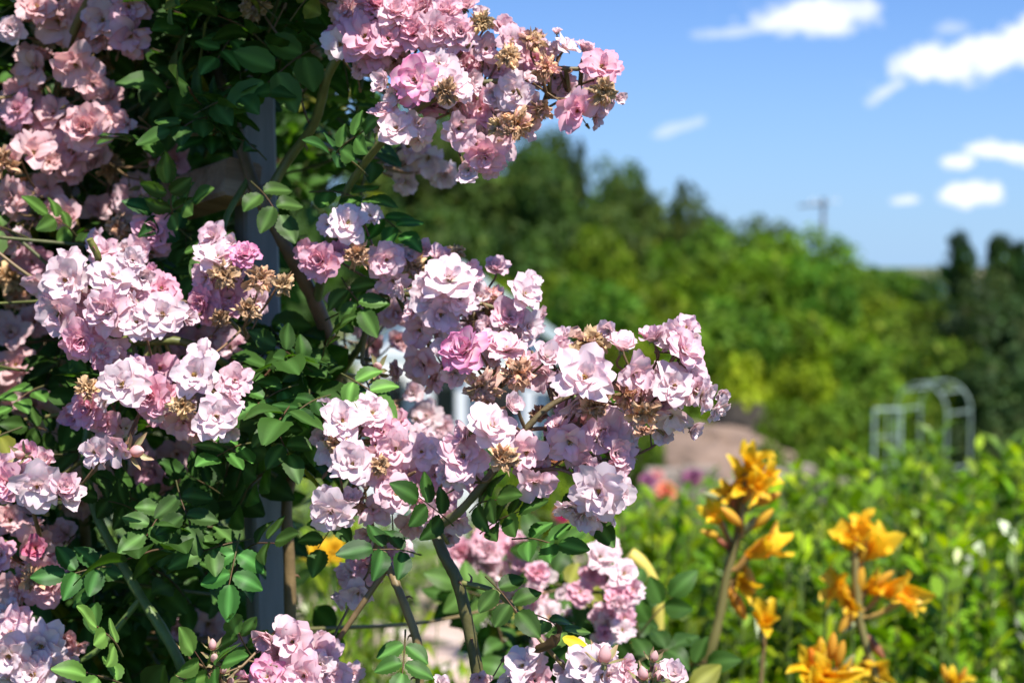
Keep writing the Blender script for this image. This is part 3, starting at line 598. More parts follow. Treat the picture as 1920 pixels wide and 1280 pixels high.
# cluster stalks: greedy clusters of bloom ends, a hub pulled towards the nearest cane, thin stalks to each bloom
E = np.array([e[0] for e in ends]); left = set(range(len(E))); stalk = MB(); nclu = 0
order = sorted(left, key=lambda i: E[i][0])
def catenary(a, b, fdir, sag):
    m = (a + b) / 2 + np.array([0, 0, -sag]); b2 = b - fdir * .008
    return [a, m, b2, b]
while left:
    i = min(left, key=lambda k: np.min(np.linalg.norm(cpts - E[k], axis=1)))
    mem = [k for k in left if np.linalg.norm((E[k] - E[i]) * np.array([1, .7, 1])) < .052][:7]
    for k in mem: left.discard(k)
    cen = E[mem].mean(0); j = np.argmin(np.linalg.norm(cpts - cen, axis=1)); cp = cpts[j]
    hub = cen * .55 + cp * .45 + np.array([0, .015, -.012])
    if np.linalg.norm(hub - cen) > .06: hub = cen + (cp - cen) / np.linalg.norm(cp - cen) * .05 + np.array([0, .012, -.01])
    mb = MB()
    bend = (cp + hub) / 2 + rng.uniform(-.01, .01, 3) + np.array([0, .01, -.008])
    tube(mb, [rel(cp, ROSE0), rel(bend, ROSE0), rel(hub, ROSE0)], .0019, .0014, (.12, .12, .04), (.16, .10, .05), sides=6, n=5)
    for k in mem:
        P = catenary(hub, E[k], ends[k][1], rng.uniform(0, .006))
        tube(mb, [rel(p, ROSE0) for p in P], .0011, .0009, (.15, .11, .05), (.17, .08, .05), sides=5, n=3)
        if rng.random() < .35:      # bare stub where a bloom has dropped
            e2 = P[1] + rng.uniform(-.02, .02, 3); tube(mb, [rel(P[1], ROSE0), rel(e2, ROSE0)], .0008, .0006, (.16, .10, .05), sides=4); 
            tube(mb, [rel(e2, ROSE0), rel(e2 + (e2 - P[1]) * .25, ROSE0)], .0016, .0009, (.17, .11, .05), sides=5)
    if nclu < 98: mb.build('flower_stalk', M['stem'], rose)
    else: stalk.merge(mb)
    nclu += 1
if stalk.n: stalk.build('flower_stalk', M['stem'], rose)['kind'] = 'stuff'
# leaves -------------------------------------------------
LV = [rose_leaf_mb(1.0, n=5 if i % 3 else 7) for i in range(14)] + [rose_leaf_mb(1.0, 5, young=1) for i in range(4)]
def leaf_mx(p, d, nrm, s):
    d = Vector(d).normalized(); nrm = Vector(nrm); nrm = (nrm - d * nrm.dot(d)).normalized(); x = d.cross(nrm).normalized()
    m3 = Matrix((x, d, nrm)).transposed()
    return Matrix.Translation(Vector(p)) @ m3.to_4x4() @ Matrix.Diagonal((s, s, s, 1))
# leaves the photograph shows clearly: base px, tip px, depth, scale, young
SL = [((960,1010),(1075,1022),1.0,1.0,0),((850,985),(770,925),1.0,1.0,0),((900,1000),(1000,945),1.01,1.0,0),((790,1040),(650,1020),1.0,1.15,0),((910,1080),(985,1160),1.0,1.0,0),
 ((760,1180),(755,1260),1.04,.8,0),((1000,1150),(1080,1200),1.05,.9,1),
 ((620,300),(700,230),1.08,1.0,1),((690,330),(600,270),1.1,.9,0),((470,340),(560,440),1.12,1.0,0),((500,300),(400,230),1.15,1.0,0),((455,240),(370,260),1.17,1.0,0),((450,60),(400,110),1.15,1.1,0),((470,40),(380,60),1.2,1.1,0),((580,360),(740,380),1.14,.8,0),((640,520),(690,600),1.12,.9,0),((610,600),(720,560),1.13,.9,0),
 ((590,700),(480,620),1.1,1.05,0),((600,690),(640,600),1.1,1.05,0),((560,720),(470,760),1.08,1.1,0),((580,730),(590,840),1.07,1.1,0),((640,700),(730,760),1.08,1.1,1),((470,830),(420,850),1.05,1.0,0),((500,780),(560,880),1.05,1.0,0),((620,740),(540,780),1.05,1.0,0),
 ((330,930),(260,1010),1.06,1.15,0),((260,960),(180,930),1.1,1.1,0),((330,900),(360,1020),1.04,1.1,0),((220,1060),(90,1080),1.06,1.1,0),((190,1040),(170,1150),1.07,1.1,0),((450,1000),(420,1150),1.03,1.15,0),((470,1010),(360,1040),1.04,1.1,0),((460,1030),(520,1010),1.05,1.1,0),((420,930),(330,880),1.12,1.1,0),
 ((230,1230),(180,1170),1.0,1.1,1),((250,1290),(150,1260),1.0,1.1,1),((400,1280),(360,1220),.99,1.0,1),((370,1290),(430,1230),.99,1.0,1),((480,1240),(440,1180),1.05,.9,1),((330,420),(310,330),1.14,1.2,0),((300,420),(390,350),1.14,1.0,1),((360,450),(260,380),1.16,1.0,0),
 ((430,420),(380,480),1.15,1.0,0),((150,450),(90,400),1.2,1.1,0),((90,720),(20,760),1.2,1.1,0),((120,820),(60,800),1.2,1.1,0),((700,400),(760,440),1.14,.7,0),((640,960),(600,1030),1.1,.8,0),((880,960),(930,930),1.02,.7,0),((1075,890),(1130,1000),1.02,.6,0)]
leaves = []
for (b, t, d, s, yg) in SL:
    B = at(b[0], b[1], d + .02); T = at(t[0], t[1], d - .01)
    nrm = -FW * rng.uniform(.45, 1) + UP * rng.uniform(.25, .9) + RT * rng.uniform(-.35, .35)
    L0 = np.linalg.norm(T - B) / .093
    leaves.append((B, T - B, nrm, min(max(L0, .68), 1.1), yg))
def blocked(x, y, d):
    """keep the post, the beam and the open gaps readable from where the bush is thin"""
    if d < 1.42 and 462 < x < 620 and (180 < y < 600 or 905 < y < 1210): return True
    if d < 1.6 and 310 < x < 500 and 275 < y < 425: return True
    if y > -40:
        lim = (40 if d > 1.28 and y < 300 else 0) + np.interp(y, [-40, 60, 200, 330, 400, 560, 900, 950, 1300], [640, 640, 710, 735, 700, 640, 760, 640, 640])
        if x > lim: return True
    q = (FX[:, 0] - x) ** 2 + (FX[:, 1] - y) ** 2 < (FX[:, 2] * .52) ** 2
    if np.any(q & (FX[:, 3] > d - .05)): return True
    return False
FX = np.array([(f[0], f[1], f[2], f[7]) for f in FL] + [(f[0], f[1], f[2] * 1.2, f[6]) for f in WI + BUD], float)
def pj(p):
    r_ = p - np.array([0, 0, EYE]); dd = r_ @ FW
    return 960 + (r_ @ RT) / (K * dd), 640 - (r_ @ UP) / (K * dd), dd
twig = MB(); leafrest = MB()
REG = [(90, 80, 600, 60, 420, 1.95, 2.5), (110, -500, 640, -700, 560, 1.9, 2.6), (60, -500, 520, 500, 1400, 1.9, 2.5), (14, 600, 760, -100, 300, 1.3, 1.7), (100, -350, 470, -60, 300, 1.24, 1.85), (55, -350, 470, -500, -60, 1.45, 1.9), (210, -320, 470, 300, 1500, 1.2, 1.8), (50, 460, 700, -60, 420, 1.17, 1.5), (34, 430, 660, 540, 900, 1.12, 1.36), (12, 380, 500, 880, 1350, 1.18, 1.4), (1, 600, 700, 1000, 1400, 1.1, 1.35),
       (6, -500, 560, -900, -200, 1.25, 1.6), (22, 550, 900, -420, -120, 1.1, 1.35)]
for (n, x0, x1, y0, y1, d0, d1) in REG:
    for k in range(n):
        x, y, d = rng.uniform(x0, x1), rng.uniform(y0, y1), rng.uniform(d0, d1)
        p = at(x, y, d)
        dirn = np.array([rng.uniform(-1, 1), rng.uniform(-.9, .3), rng.uniform(-.2, 1)]); dirn /= np.linalg.norm(dirn)
        ln = rng.uniform(.10, .22); q = p + dirn * ln; m = (p + q) / 2 + np.array([0, 0, -.012])
        if not any(blocked(*pj(z_)) for z_ in (p, m, q)): tube(twig, [rel(p - dirn * .03, ROSE0), rel(m, ROSE0), rel(q, ROSE0)], .0018, .0011, (.09, .10, .04), (.13, .15, .04), sides=5, n=3)
        nl = int(ln / .026)
        for j in range(nl):
            t = (j + .5) / nl; c = p * (1 - t) + q * t
            ld = dirn * .4 + np.array([rng.uniform(-1, 1), rng.uniform(-1, .4), rng.uniform(-.7, .6)])
            ln_ = ld / np.linalg.norm(ld)
            if any(blocked(*pj(c + ln_ * e_)) for e_ in (.0, .045, .09)): continue
            nrm = np.array([rng.uniform(-.6, .6), rng.uniform(-1.1, .2), rng.uniform(.1, 1)])
            leafrest_add = leaf_mx(rel(c, ROSE0), ld, nrm, rng.uniform(.75, 1.15))
            leafrest.merge(LV[rng.integers(0, 15 if rng.random() < .85 else 18)], leafrest_add)
mb = MB(); petal_into(mb, .034, .010, R(60), R(150), -.6, .1, -.2, .3, 0, .002, [(.09, .05, .02), (.10, .055, .025), (.07, .04, .02)], 9, 7, crumple=.02)
dl = mb.build('dry_leaf', M['dry'], rose, mw=mw_rel(orient(at(998, 1222, .985), RT * .6 - UP * .6 - FW * .4))); dl['label'] = 'curled dark brown dead leaf'
mb = MB(); leaflet_into(mb, np.zeros(3), 0, .020, .004, .2, (.5, .36, .02)); yl_ = mb.build('leaf', M['leaf'], rose, mw=leaf_mx(rel(at(1055, 1195, 1.0), ROSE0), RT - UP * .35, -FW + UP * .5, 1)); yl_['label'] = 'small bright yellow leaf'
leafmesh = []
FINE[0] = True
for i, (B, D_, nrm, s, yg) in enumerate(leaves):
    mb = rose_leaf_mb(1.0, 5, young=yg, seed=1); mb.build('leaf', M['leaf'], rose, mw=leaf_mx(rel(B, ROSE0), D_, nrm, s))
tw = twig.build('twig', M['stem'], rose); tw['kind'] = 'stuff'
lf = leafrest.build('leaf', M['leaf'], rose); lf['kind'] = 'stuff'
# ------------------------------------------------------------------ trellis post and cross rail
def rbox_mb(sx, sy, h, bev=.003, seg=24):
    a = np.array([(-sx + bev, -sy), (sx - bev, -sy), (sx, -sy + bev), (sx, sy - bev), (sx - bev, sy), (-sx + bev, sy), (-sx, sy - bev), (-sx, -sy + bev)])
    zz = np.linspace(0, h, seg); V = []
    for z in zz:
        w_ = 1 + .012 * math.sin(z * 5) ; V.append(np.hstack([a * w_ + np.array([.002 * math.sin(z * 3.1), .002 * math.cos(z * 2.3)]), np.full((8, 1), z)]))
    V = np.array(V); mb = MB(); mb.add(V.reshape(-1, 3), gf(seg, 8, True), (1, 1, 1)); mb.add(V[-1], [list(range(8))], (1, 1, 1)); mb.add(V[0], [list(range(8))[::-1]], (1, 1, 1))
    return mb
pb = at(545, 640, 1.36); pb[2] = 0; 
top = at(520, 0, 1.36)
pst = empty('trellis_post', pb, 'weathered grey square post standing inside the climbing rose', 'post')
pmb = rbox_mb(.0165, .0165, 2.55); p_ = pmb.build('post', M['post'], pst, smooth=False); p_.rotation_euler = (0, R(-1.1), R(28))
bm_ = rbox_mb(.0165, .0165, .62, seg=8)
e1 = at(455, 340, 1.22); e2 = at(150, 440, 1.55); bd = e2 - e1
bb = bm_.build('trellis_rail', M['beam'], None, smooth=False)
bb.matrix_basis = orient(e1, bd, R(10)); tag(bb, 'short sawn end of a brown timber rail poking through the rose leaves', 'timber rail')
# ------------------------------------------------------------------ background vegetation generators
def clump_leaves(mb, P, Nn, size, cols, asp=.5, sharp=True):
    """many small bent leaves at points P facing Nn"""
    n = len(P); Nn = Nn / (np.linalg.norm(Nn, axis=1, keepdims=True) + 1e-9)
    a = np.cross(Nn, rng.standard_normal((n, 3))); a /= (np.linalg.norm(a, axis=1, keepdims=True) + 1e-9); b = np.cross(Nn, a)
    s = size * rng.uniform(.6, 1.3, (n, 1))
    v0_ = P - a * s; v1 = P + b * s * asp - Nn * s * .15; v2 = P + a * s; v3 = P - b * s * asp - Nn * s * .15
    V = np.stack([v0_, v1, v2, v3], 1).reshape(-1, 3); F = np.arange(n * 4).reshape(n, 4)
    mb.add(V, F, np.repeat(cols, 4, axis=0))
def crown_mb(kind, n=2600, col=(.05, .09, .02), size=.16, seed=0):
    """unit crown: about 1 wide (radius .5) and 1 high from z = 0"""
    r = np.random.default_rng(seed); mb = MB()
    if kind == 'round':
        lobes = [(r.uniform(-.26, .26), r.uniform(-.26, .26), r.uniform(.28, .78), r.uniform(.16, .28)) for _ in range(13)] + [(0, 0, .45, .33)]
    elif kind == 'cone':
        lobes = [(r.uniform(-.5, .5) * (1 - z) * .6, r.uniform(-.5, .5) * (1 - z) * .6, z, .10 + .2 * (1 - z)) for z in np.linspace(.12, .96, 16)]
    elif kind == 'column':
        lobes = [(r.uniform(-.05, .05), r.uniform(-.05, .05), z, .42 * math.sin(math.pi * (z * .72 + .12)) ** .5 * r.uniform(.8, 1)) for z in np.linspace(.06, .93, 12)]
    elif kind == 'tall':
        lobes = [(r.uniform(-.3, .3), r.uniform(-.3, .3), r.uniform(.15, .92), r.uniform(.11, .2)) for _ in range(20)] + [(0, 0, .5, .25)]
    elif kind == 'low':
        lobes = [(r.uniform(-.36, .36), r.uniform(-.36, .36), r.uniform(.1, .6), r.uniform(.2, .34)) for _ in range(13)]
    wt = np.array([l[3] ** 2 for l in lobes]); wt /= wt.sum(); idx = r.choice(len(lobes), n, p=wt); Lb = np.array(lobes)[idx]
    d = r.standard_normal((n, 3)); d /= np.linalg.norm(d, axis=1, keepdims=True)
    rad = Lb[:, 3:4] * (r.uniform(.45, 1.08, (n, 1)) ** .6)
    P = Lb[:, :3] + d * rad * np.array([1, 1, .22 if kind == 'column' else (.6 if kind == 'cone' else 1)]); P[:, 2] = np.abs(P[:, 2])
    c = np.array(col); lobe_tone = r.uniform(.6, 1.5, len(lobes))[idx][:, None]; tone = r.uniform(.7, 1.3, (n, 1)) * lobe_tone
    yl = np.clip(r.normal(0, .25, (n, 1)), 0, 1)
    C = c * tone * (1 - yl) + np.array((c[1] * 1.1, c[1] * 1.15, c[2] * .6)) * yl * tone
    clump_leaves(mb, P, d + r.normal(0, .5, (n, 3)) + np.array([0, 0, .4]), size, C, .55)
    return mb
def mesh_of(mb, name, mat):
    o = mb.build(name, mat); me = o.data; bpy.data.objects.remove(o); return me
def inst(me, name, parent, loc=(0, 0, 0), scale=(1, 1, 1), rz=0):
    o = bpy.data.objects.new(name, me); COL.objects.link(o); o.parent = parent; o.location = loc; o.scale = scale; o.rotation_euler = (0, 0, rz); return o
CM = {}
CM['olive'] = [mesh_of(crown_mb('round', 3400, (.115, .20, .010), .04, s), 'crown', M['tree']) for s in (1, 2, 3)]
CM['dark'] = [mesh_of(crown_mb('round', 3600, (.054, .095, .018), .035, s), 'crown', M['tree']) for s in (4, 5, 6)]
CM['conifer'] = [mesh_of(crown_mb('cone', 2600, (.04, .07, .016), .035, s), 'crown', M['tree']) for s in (7, 8)]
CM['column'] = [mesh_of(crown_mb('column', 2200, (.02, .046, .009), .05, s), 'crown', M['tree']) for s in (9, 10)]
CM['yellow'] = [mesh_of(crown_mb('round', 2600, (.17, .21, .008), .045, s), 'crown', M['tree']) for s in (11, 12)]
CM['lush'] = [mesh_of(crown_mb('round', 3400, (.064, .135, .011), .04, s), 'crown', M['tree']) for s in (13, 14)]
CM['deep'] = [mesh_of(crown_mb('round', 3000, (.035, .07, .02), .04, s), 'crown', M['tree']) for s in (15, 16)]
def trunk_mesh(seed):
    r = np.random.default_rng(seed); mb = MB()
    tube(mb, [(0, 0, 0), (.02, .01, .5), (-.02, .02, 1.0)], .11, .06, (1, 1, 1), sides=8, n=4)
    for k in range(5):
        a = k * 1.257 + r.uniform(-.3, .3); h = r.uniform(.45, .85)
        tube(mb, [(0, 0, h), (.22 * math.cos(a), .22 * math.sin(a), h + .25), (.5 * math.cos(a), .5 * math.sin(a), h + .6)], .05, .015, (1, 1, 1), sides=6, n=3)
    return mesh_of(mb, 'trunk', M['bark'])
TK = [trunk_mesh(s) for s in (1, 2, 3)]
_tn = [0]
def tree(name, px, ytop, d, wpx, kind, label, group=None, base=.25, cat='tree'):
    """a tree under pixel column px, top at pixel row ytop, crown wpx pixels wide"""
    g0 = gp(px, d); topz = at(px, ytop, d)[2]; h = max(.8, topz - g0[2]); w = wpx * K * d
    e = empty(name, g0, label, cat, group); i = _tn[0]; _tn[0] += 1
    ch = h * (1 - base)
    inst(TK[i % 3], 'trunk', e, (0, 0, -.05), (w * .3 + .3, w * .3 + .3, h * .55), i)
    inst(CM[kind][i % len(CM[kind])], 'crown', e, (0, 0, h * base), (w * 1.12, w * 1.12, ch * (1.0 if kind == 'column' else 1.03)), i * 2.1)
    return e
GR = 'trees along the hill ridge'
for (px, yt, d, w, kd, lb) in [
    (760, 180, 70, 190, 'dark', 'dark tree furthest left along the hill ridge, behind the roses'),
    (850, 215, 68, 150, 'dark', 'dark tree on the ridge beneath the top spray of roses'),
    (930, 240, 66, 130, 'dark', 'dark tree under the tip of the top rose spray'),
    (995, 226, 66, 110, 'dark', 'highest dark tree crest on the ridge, right of the top roses'),
    (1045, 268, 64, 100, 'dark', 'dark tree just right of the highest crest of the ridge'),
    (1088, 276, 64, 50, 'conifer', 'narrow pointed dark conifer on the upper ridge'),
    (1142, 288, 62, 96, 'dark', 'bushy dark tree right of the narrow pointed conifer'),
    (1195, 322, 62, 90, 'dark', 'low dark tree in the dip of the ridge'),
    (1235, 335, 60, 84, 'dark', 'rounded dark green tree in the middle of the ridge'),
    (1275, 348, 60, 44, 'conifer', 'small pointed conifer in the middle of the ridge'),
    (1325, 365, 58, 96, 'dark', 'broad rounded dark tree right of the middle conifer'),
    (1378, 395, 58, 70, 'dark', 'dark tree on the falling part of the ridge'),
    (1425, 402, 56, 90, 'dark', 'dark rounded tree near the right end of the ridge'),
    (1472, 425, 54, 100, 'lush', 'round green tree at the right end of the ridge, left of the utility pole'),
    (1530, 455, 50, 100, 'lush', 'round green tree directly below the utility pole'),
    (1580, 500, 46, 84, 'lush', 'small round green tree sloping away right of the utility pole'),
]: tree('ridge_tree', px, yt, d, w * (1.7 if kd != 'conifer' else 1.8), kd, lb, GR, .02)
GO = 'round trees on the lower slope'
for (px, yt, d, w, kd, lb) in [
    (880, 380, 46, 200, 'dark', 'dark tree on the slope above the middle roses'),
    (1010, 400, 44, 170, 'dark', 'greyish green tree on the slope below the highest crest'),
    (1130, 395, 42, 120, 'olive', 'tall yellow green tree in the centre of the slope'),
    (1180, 380, 48, 180, 'dark', 'dark green tree behind the centre of the slope'),
    (1290, 430, 44, 170, 'lush', 'green tree under the middle conifer of the ridge'),
    (960, 500, 36, 190, 'olive', 'bright green tree behind the middle rose cluster'),
    (1040, 500, 34, 170, 'olive', 'light green tree just right of the middle rose cluster'),
    (1120, 520, 32, 190, 'lush', 'leafy green tree above the withered bloom of the right spray'),
    (1220, 500, 34, 190, 'olive', 'bright round tree above the tip of the right rose spray'),
    (1330, 465, 36, 200, 'olive', 'large bright green tree in the middle of the slope'),
    (1430, 455, 37, 190, 'olive', 'bright green tree below the right end of the ridge'),
    (1520, 480, 37, 160, 'lush', 'green tree on the edge of the slope against the sky'),
    (1390, 560, 30, 200, 'lush', 'green tree above the yellow shrub'),
    (1500, 570, 31, 200, 'olive', 'wide green tree right of and above the yellow shrub'),
    (1580, 590, 30, 180, 'olive', 'mid green tree above the garden arch, on its left'),
    (1280, 590, 28, 190, 'lush', 'dense green tree right above the tip of the rose spray'),
    (1160, 610, 27, 180, 'olive', 'green tree directly behind the right rose spray'),
    (1640, 640, 29, 180, 'lush', 'dark leafy tree behind the small lattice panel'),
    (1700, 600, 31, 200, 'lush', 'spreading green tree behind the garden arch'),
]: tree('round_tree', px, yt, d, w * 1.15, kd, lb, GO, .06)
GRR = 'trees at the right edge'
for (px, yt, d, w, kd, lb) in [
    (1660, 498, 60, 110, 'lush', 'distant low tree on the horizon right of the slope'),
    (1730, 506, 60, 100, 'deep', 'distant dark tree on the horizon left of the little white house'),
    (1640, 545, 45, 150, 'olive', 'soft green tree below the horizon trees'),
    (1740, 555, 42, 170, 'lush', 'olive green tree below the little white house'),
    (1880, 560, 26, 190, 'deep', 'large dark tree filling the right edge'),
    (1800, 640, 25, 170, 'lush', 'dark green tree right of the garden arch'),
    (1900, 660, 23, 160, 'deep', 'dark tree low at the right edge'),
]: tree('valley_tree', px, yt, d, w * 1.2, kd, lb, GRR, .05)
tree('valley_tree', 1858, 478, 33, 150, 'deep', 'dark tree crown at the foot of the columnar cypresses', GRR, .02)
for (px, yt, w, lb) in [(1822, 428, 34, 'leaning dark cypress, leftmost of the dark columnar trees'), (1872, 434, 40, 'upright dark cypress, middle of the columnar trees'), (1915, 450, 40, 'dark cypress cut by the right edge')]:
    e = tree('cypress', px + (14 if w == 34 else 0), yt, 34, w * 2.1, 'column', lb, 'columnar cypresses', .02)
    if w == 34: e.rotation_euler = (0, R(-7), 0)
for (px, yt, d, w, kd, lb, nm) in [
    (1400, 640, 22, 160, 'yellow', 'yellow green shrub glowing right of the rose spray', 'yellow_shrub'),
    (1490, 668, 22, 150, 'yellow', 'smaller yellow green shrub beside the larger yellow one', 'yellow_shrub'),
    (1465, 725, 20, 90, 'olive', 'bright green shrub on the right end of the dark bank', 'green_shrub'),
    (1540, 740, 19, 170, 'lush', 'dense green shrub left of the lattice panel', 'green_shrub'),
    (1620, 700, 22, 160, 'lush', 'tall green shrub behind the lattice panel', 'green_shrub'),
    (1710, 730, 23, 150, 'lush', 'green shrub seen through the garden arch', 'green_shrub'),
    (1810, 770, 19, 150, 'deep', 'dark shrub at the foot of the garden arch, on its right', 'green_shrub'),
    (1900, 780, 18, 150, 'deep', 'dark shrub low at the right edge of the garden', 'green_shrub'),
    (1222, 790, 17.5, 80, 'lush', 'low green shrub at the left end of the tan bank', 'green_shrub'),
    (1440, 815, 16.5, 90, 'olive', 'low green shrub at the right foot of the tan bank', 'green_shrub'),
    (1250, 700, 24, 160, 'lush', 'green shrub behind the tip of the right rose spray', 'green_shrub'),
    (1130, 720, 24, 180, 'lush', 'green shrub hidden behind the middle of the right rose spray', 'green_shrub'),
    (1060, 800, 12, 130, 'lush', 'low green shrub seen below the right rose spray', 'green_shrub'),
    (960, 900, 9, 150, 'lush', 'low grey green shrub under the blooms of the right spray', 'green_shrub'),
    (1010, 1000, 7, 150, 'olive', 'low shrub left of the flower border', 'green_shrub'),
]: tree(nm, px, yt, d, w, kd, lb, 'shrubs around the garden', .0, 'shrub')
# woodland mass filling the hillside behind the separate trees
wd = MB(); nW = 38000
wx = rng.uniform(-75, 42, nW); wy = rng.uniform(34, 100, nW)
keep = (wx < (18 - (wy - 52) * .1)) & ((wy > 52) | (wx < -6)) ; wx, wy = wx[keep], wy[keep]
ridge = th(wx, wy) + rng.uniform(.0, 1, len(wx)) ** .6 * (2.6 + 1.2 * np.sin(wx * .9) * np.cos(wy * .6))
P = np.stack([wx, wy, ridge], -1); tone = rng.uniform(.6, 1.3, (len(P), 1)) * (1 + .3 * np.sin(wx * .9 + 1) * np.sin(wy * .8))[:, None]
clump_leaves(wd, P, rng.standard_normal((len(P), 3)) + [0, 0, .8], .55, np.array((.038, .07, .014)) * tone, .6)
tag(wd.build('woodland', M['tree']), 'dark far-off woodland covering the hillside behind the trees', 'woodland', kind='stuff')
wd = MB(); nW = 9000; wx = rng.uniform(8, 150, nW); wy = rng.uniform(70, 150, nW)
P = np.stack([wx, wy, th(wx, wy) + rng.uniform(0, 2.4, nW)], -1)
clump_leaves(wd, P, rng.standard_normal((nW, 3)) + [0, 0, .8], .9, np.array((.04, .065, .024)) * rng.uniform(.6, 1.3, (nW, 1)), .6)
tag(wd.build('far_scrub', M['tree']), 'far low scrub along the horizon at the right', 'scrub', kind='stuff')
# ------------------------------------------------------------------ utility pole, far house, arch, panel, cottage, wall, bank
b0 = gp(1541, 62); tz = at(1541, 372, 62)[2] - b0[2]
up = empty('utility_pole', b0, 'tall grey utility pole with a crossarm against the blue sky', 'utility pole')
mb = MB(); tube(mb, [(0, 0, -.2), (0, 0, tz * .5), (0, 0, tz)], .10, .08, (1, 1, 1), sides=10, n=2); mb.build('pole', M['polewood'], up)
mb = MB(); box(mb, -.62, .62, -.09, -.19, tz - .34, tz - .24); box(mb, -.6, .6, .09, .19, tz - .34, tz - .24); o = mb.build('crossarm', M['polewood'], up, smooth=False); o.rotation_euler = (0, R(-4), 0)
for x in (-.55, -.3, .3, .55):
    mb = MB(); tube(mb, [(x, -.18, tz - .2), (x, -.18, tz - .02)], .045, .03, (1, 1, 1), sides=8); mb.build('insulator', M['white'], up)
b0 = gp(1802, 58); tz = at(1802, 505, 58)[2] - b0[2]
fh = empty('far_house', b0, 'tiny white house on the horizon among dark trees', 'house')
mb = MB(); box(mb, -.75, .75, -.8, .8, 0, tz - .45); mb.build('wall', M['white'], fh, smooth=False)
mb = MB(); mb.add([(-.85, -.9, tz - .45), (.85, -.9, tz - .45), (.85, .9, tz - .45), (-.85, .9, tz - .45), (-.85, 0, tz), (.85, 0, tz)], [(0, 1, 5, 4), (2, 3, 4, 5)], (1, 1, 1)); mb.add([(-.85, -.9, tz - .45), (-.85, .9, tz - .45), (-.85, 0, tz), (.85, -.9, tz - .45), (.85, .9, tz - .45), (.85, 0, tz)], [(0, 2, 1), (3, 4, 5)], (1, 1, 1)); mb.build('roof', M['stone'], fh, smooth=False)
# garden arch, seen at an angle
D_A = 17.5; ab = gp(1752, D_A); topz = at(1740, 716, D_A)[2]; H = topz - ab[2]
ar = empty('garden_arch', ab, 'pale metal garden arch standing before the dark shrubs', 'garden arch'); ar.rotation_euler = (0, 0, R(-48))
W2 = .35
for yy_ in (-.27, .27):
    mb = MB(); pts = [(-W2, yy_, -.1), (-W2, yy_, H - W2)] + [(-W2 * math.cos(a), yy_, H - W2 + W2 * math.sin(a)) for a in np.linspace(.15, math.pi - .15, 15)] + [(W2, yy_, H - W2), (W2, yy_, -.1)]
    tube(mb, pts, .0095, .0095, (1, 1, 1), sides=8, n=4); mb.build('hoop', M['metal'], ar)
for z in np.linspace(.5, H - W2, 3):
    for x in (-W2, W2):
        mb = MB(); tube(mb, [(x, -.27, z), (x, .27, z)], .009, .009, (1, 1, 1), sides=6); mb.build('rung', M['metal'], ar)
for a in (.8, 1.57, 2.34):
    mb = MB(); x, z = -W2 * math.cos(a), H - W2 + W2 * math.sin(a); tube(mb, [(x, -.27, z), (x, .27, z)], .009, .009, (1, 1, 1), sides=6); mb.build('rung', M['metal'], ar)
D_P = 15.5; lb0 = gp(1666, D_P); tz = at(1666, 768, D_P)[2] - lb0[2]; hw = 26 * K * D_P
lp = empty('lattice_panel', lb0, 'narrow pale metal lattice panel left of the garden arch', 'lattice panel'); lp.rotation_euler = (0, 0, R(8))
mb = MB(); tube(mb, [(-hw, 0, -.05), (-hw, 0, tz)], .016, .016, (1, 1, 1), sides=6); tube(mb, [(hw, 0, -.05), (hw, 0, tz)], .016, .016, (1, 1, 1), sides=6); tube(mb, [(-hw, 0, tz), (hw, 0, tz)], .016, .016, (1, 1, 1), sides=6); mb.build('frame', M['metal'], lp)
mb = MB()
for z in np.linspace(.2, tz - .3, 5): tube(mb, [(-hw, 0, z), (hw, 0, z)], .006, .006, (1, 1, 1), sides=5)
for x in (0,): tube(mb, [(x, 0, 0), (x, 0, tz)], .007, .007, (1, 1, 1), sides=5)
mb.build('wire_grid', M['metal'], lp)
# cottage behind the roses
D_C = 18; cb = gp(850, D_C); eave = at(850, 655, D_C)[2] - cb[2]; rdg = at(850, 500, D_C)[2] - cb[2]; hw = 208 * K * D_C
ct = empty('garden_cottage', cb, 'small white cottage with a pale grey green roof behind the middle roses', 'cottage')
mb = MB(); box(mb, -hw + .2, hw - .2, 0, 3.2, -.3, eave)
mb.add([(-hw + .2, 0, eave), (hw - .2, 0, eave), (0, 0, rdg - .14)], [(0, 1, 2)], (1, 1, 1)); mb.build('wall', M['white'], ct, smooth=False)
mb = MB()
for sx in (-1, 1):
    v = [(sx * (hw + .12), -.25, eave - .08), (sx * (hw + .12), 3.45, eave - .08), (0, 3.45, rdg), (0, -.25, rdg)]; v2 = [(a, b, c + .07) for a, b, c in v]
    mb.add(v + v2, [(0, 1, 2, 3), (4, 7, 6, 5), (0, 3, 7, 4), (0, 4, 5, 1), (1, 5, 6, 2)], (1, 1, 1))
mb.build('roof', M['roof'], ct, smooth=False)
for (x0, x1) in ((-.36, .02), (-1.0, -.62), (.42, .8)):
    wz0, wz1 = eave - 1.35, eave - .35
    fr = MB(); box(fr, x0 - .05, x1 + .05, -.05, -.003, wz1, wz1 + .07); box(fr, x0 - .05, x1 + .05, -.06, -.003, wz0 - .07, wz0); box(fr, x0 - .06, x0, -.05, -.003, wz0, wz1); box(fr, x1, x1 + .06, -.05, -.003, wz0, wz1)
    f = fr.build('window', M['white'], ct, smooth=False); pn = MB(); box(pn, x0, x1, -.025, -.004, wz0, wz1); pn.build('pane', M['dark'], f, smooth=False)
for x in (-.95, -.28, .12, .95):
    mb = MB(); box(mb, x - .06, x + .06, -.62, -.50, -.2, eave - .12); mb.build('veranda_post', M['white'], ct, smooth=False)
mb = MB(); box(mb, -hw - .1, hw + .1, -.8, -.26, eave - .12, eave - .05); mb.build('veranda_roof', M['roof'], ct, smooth=False)
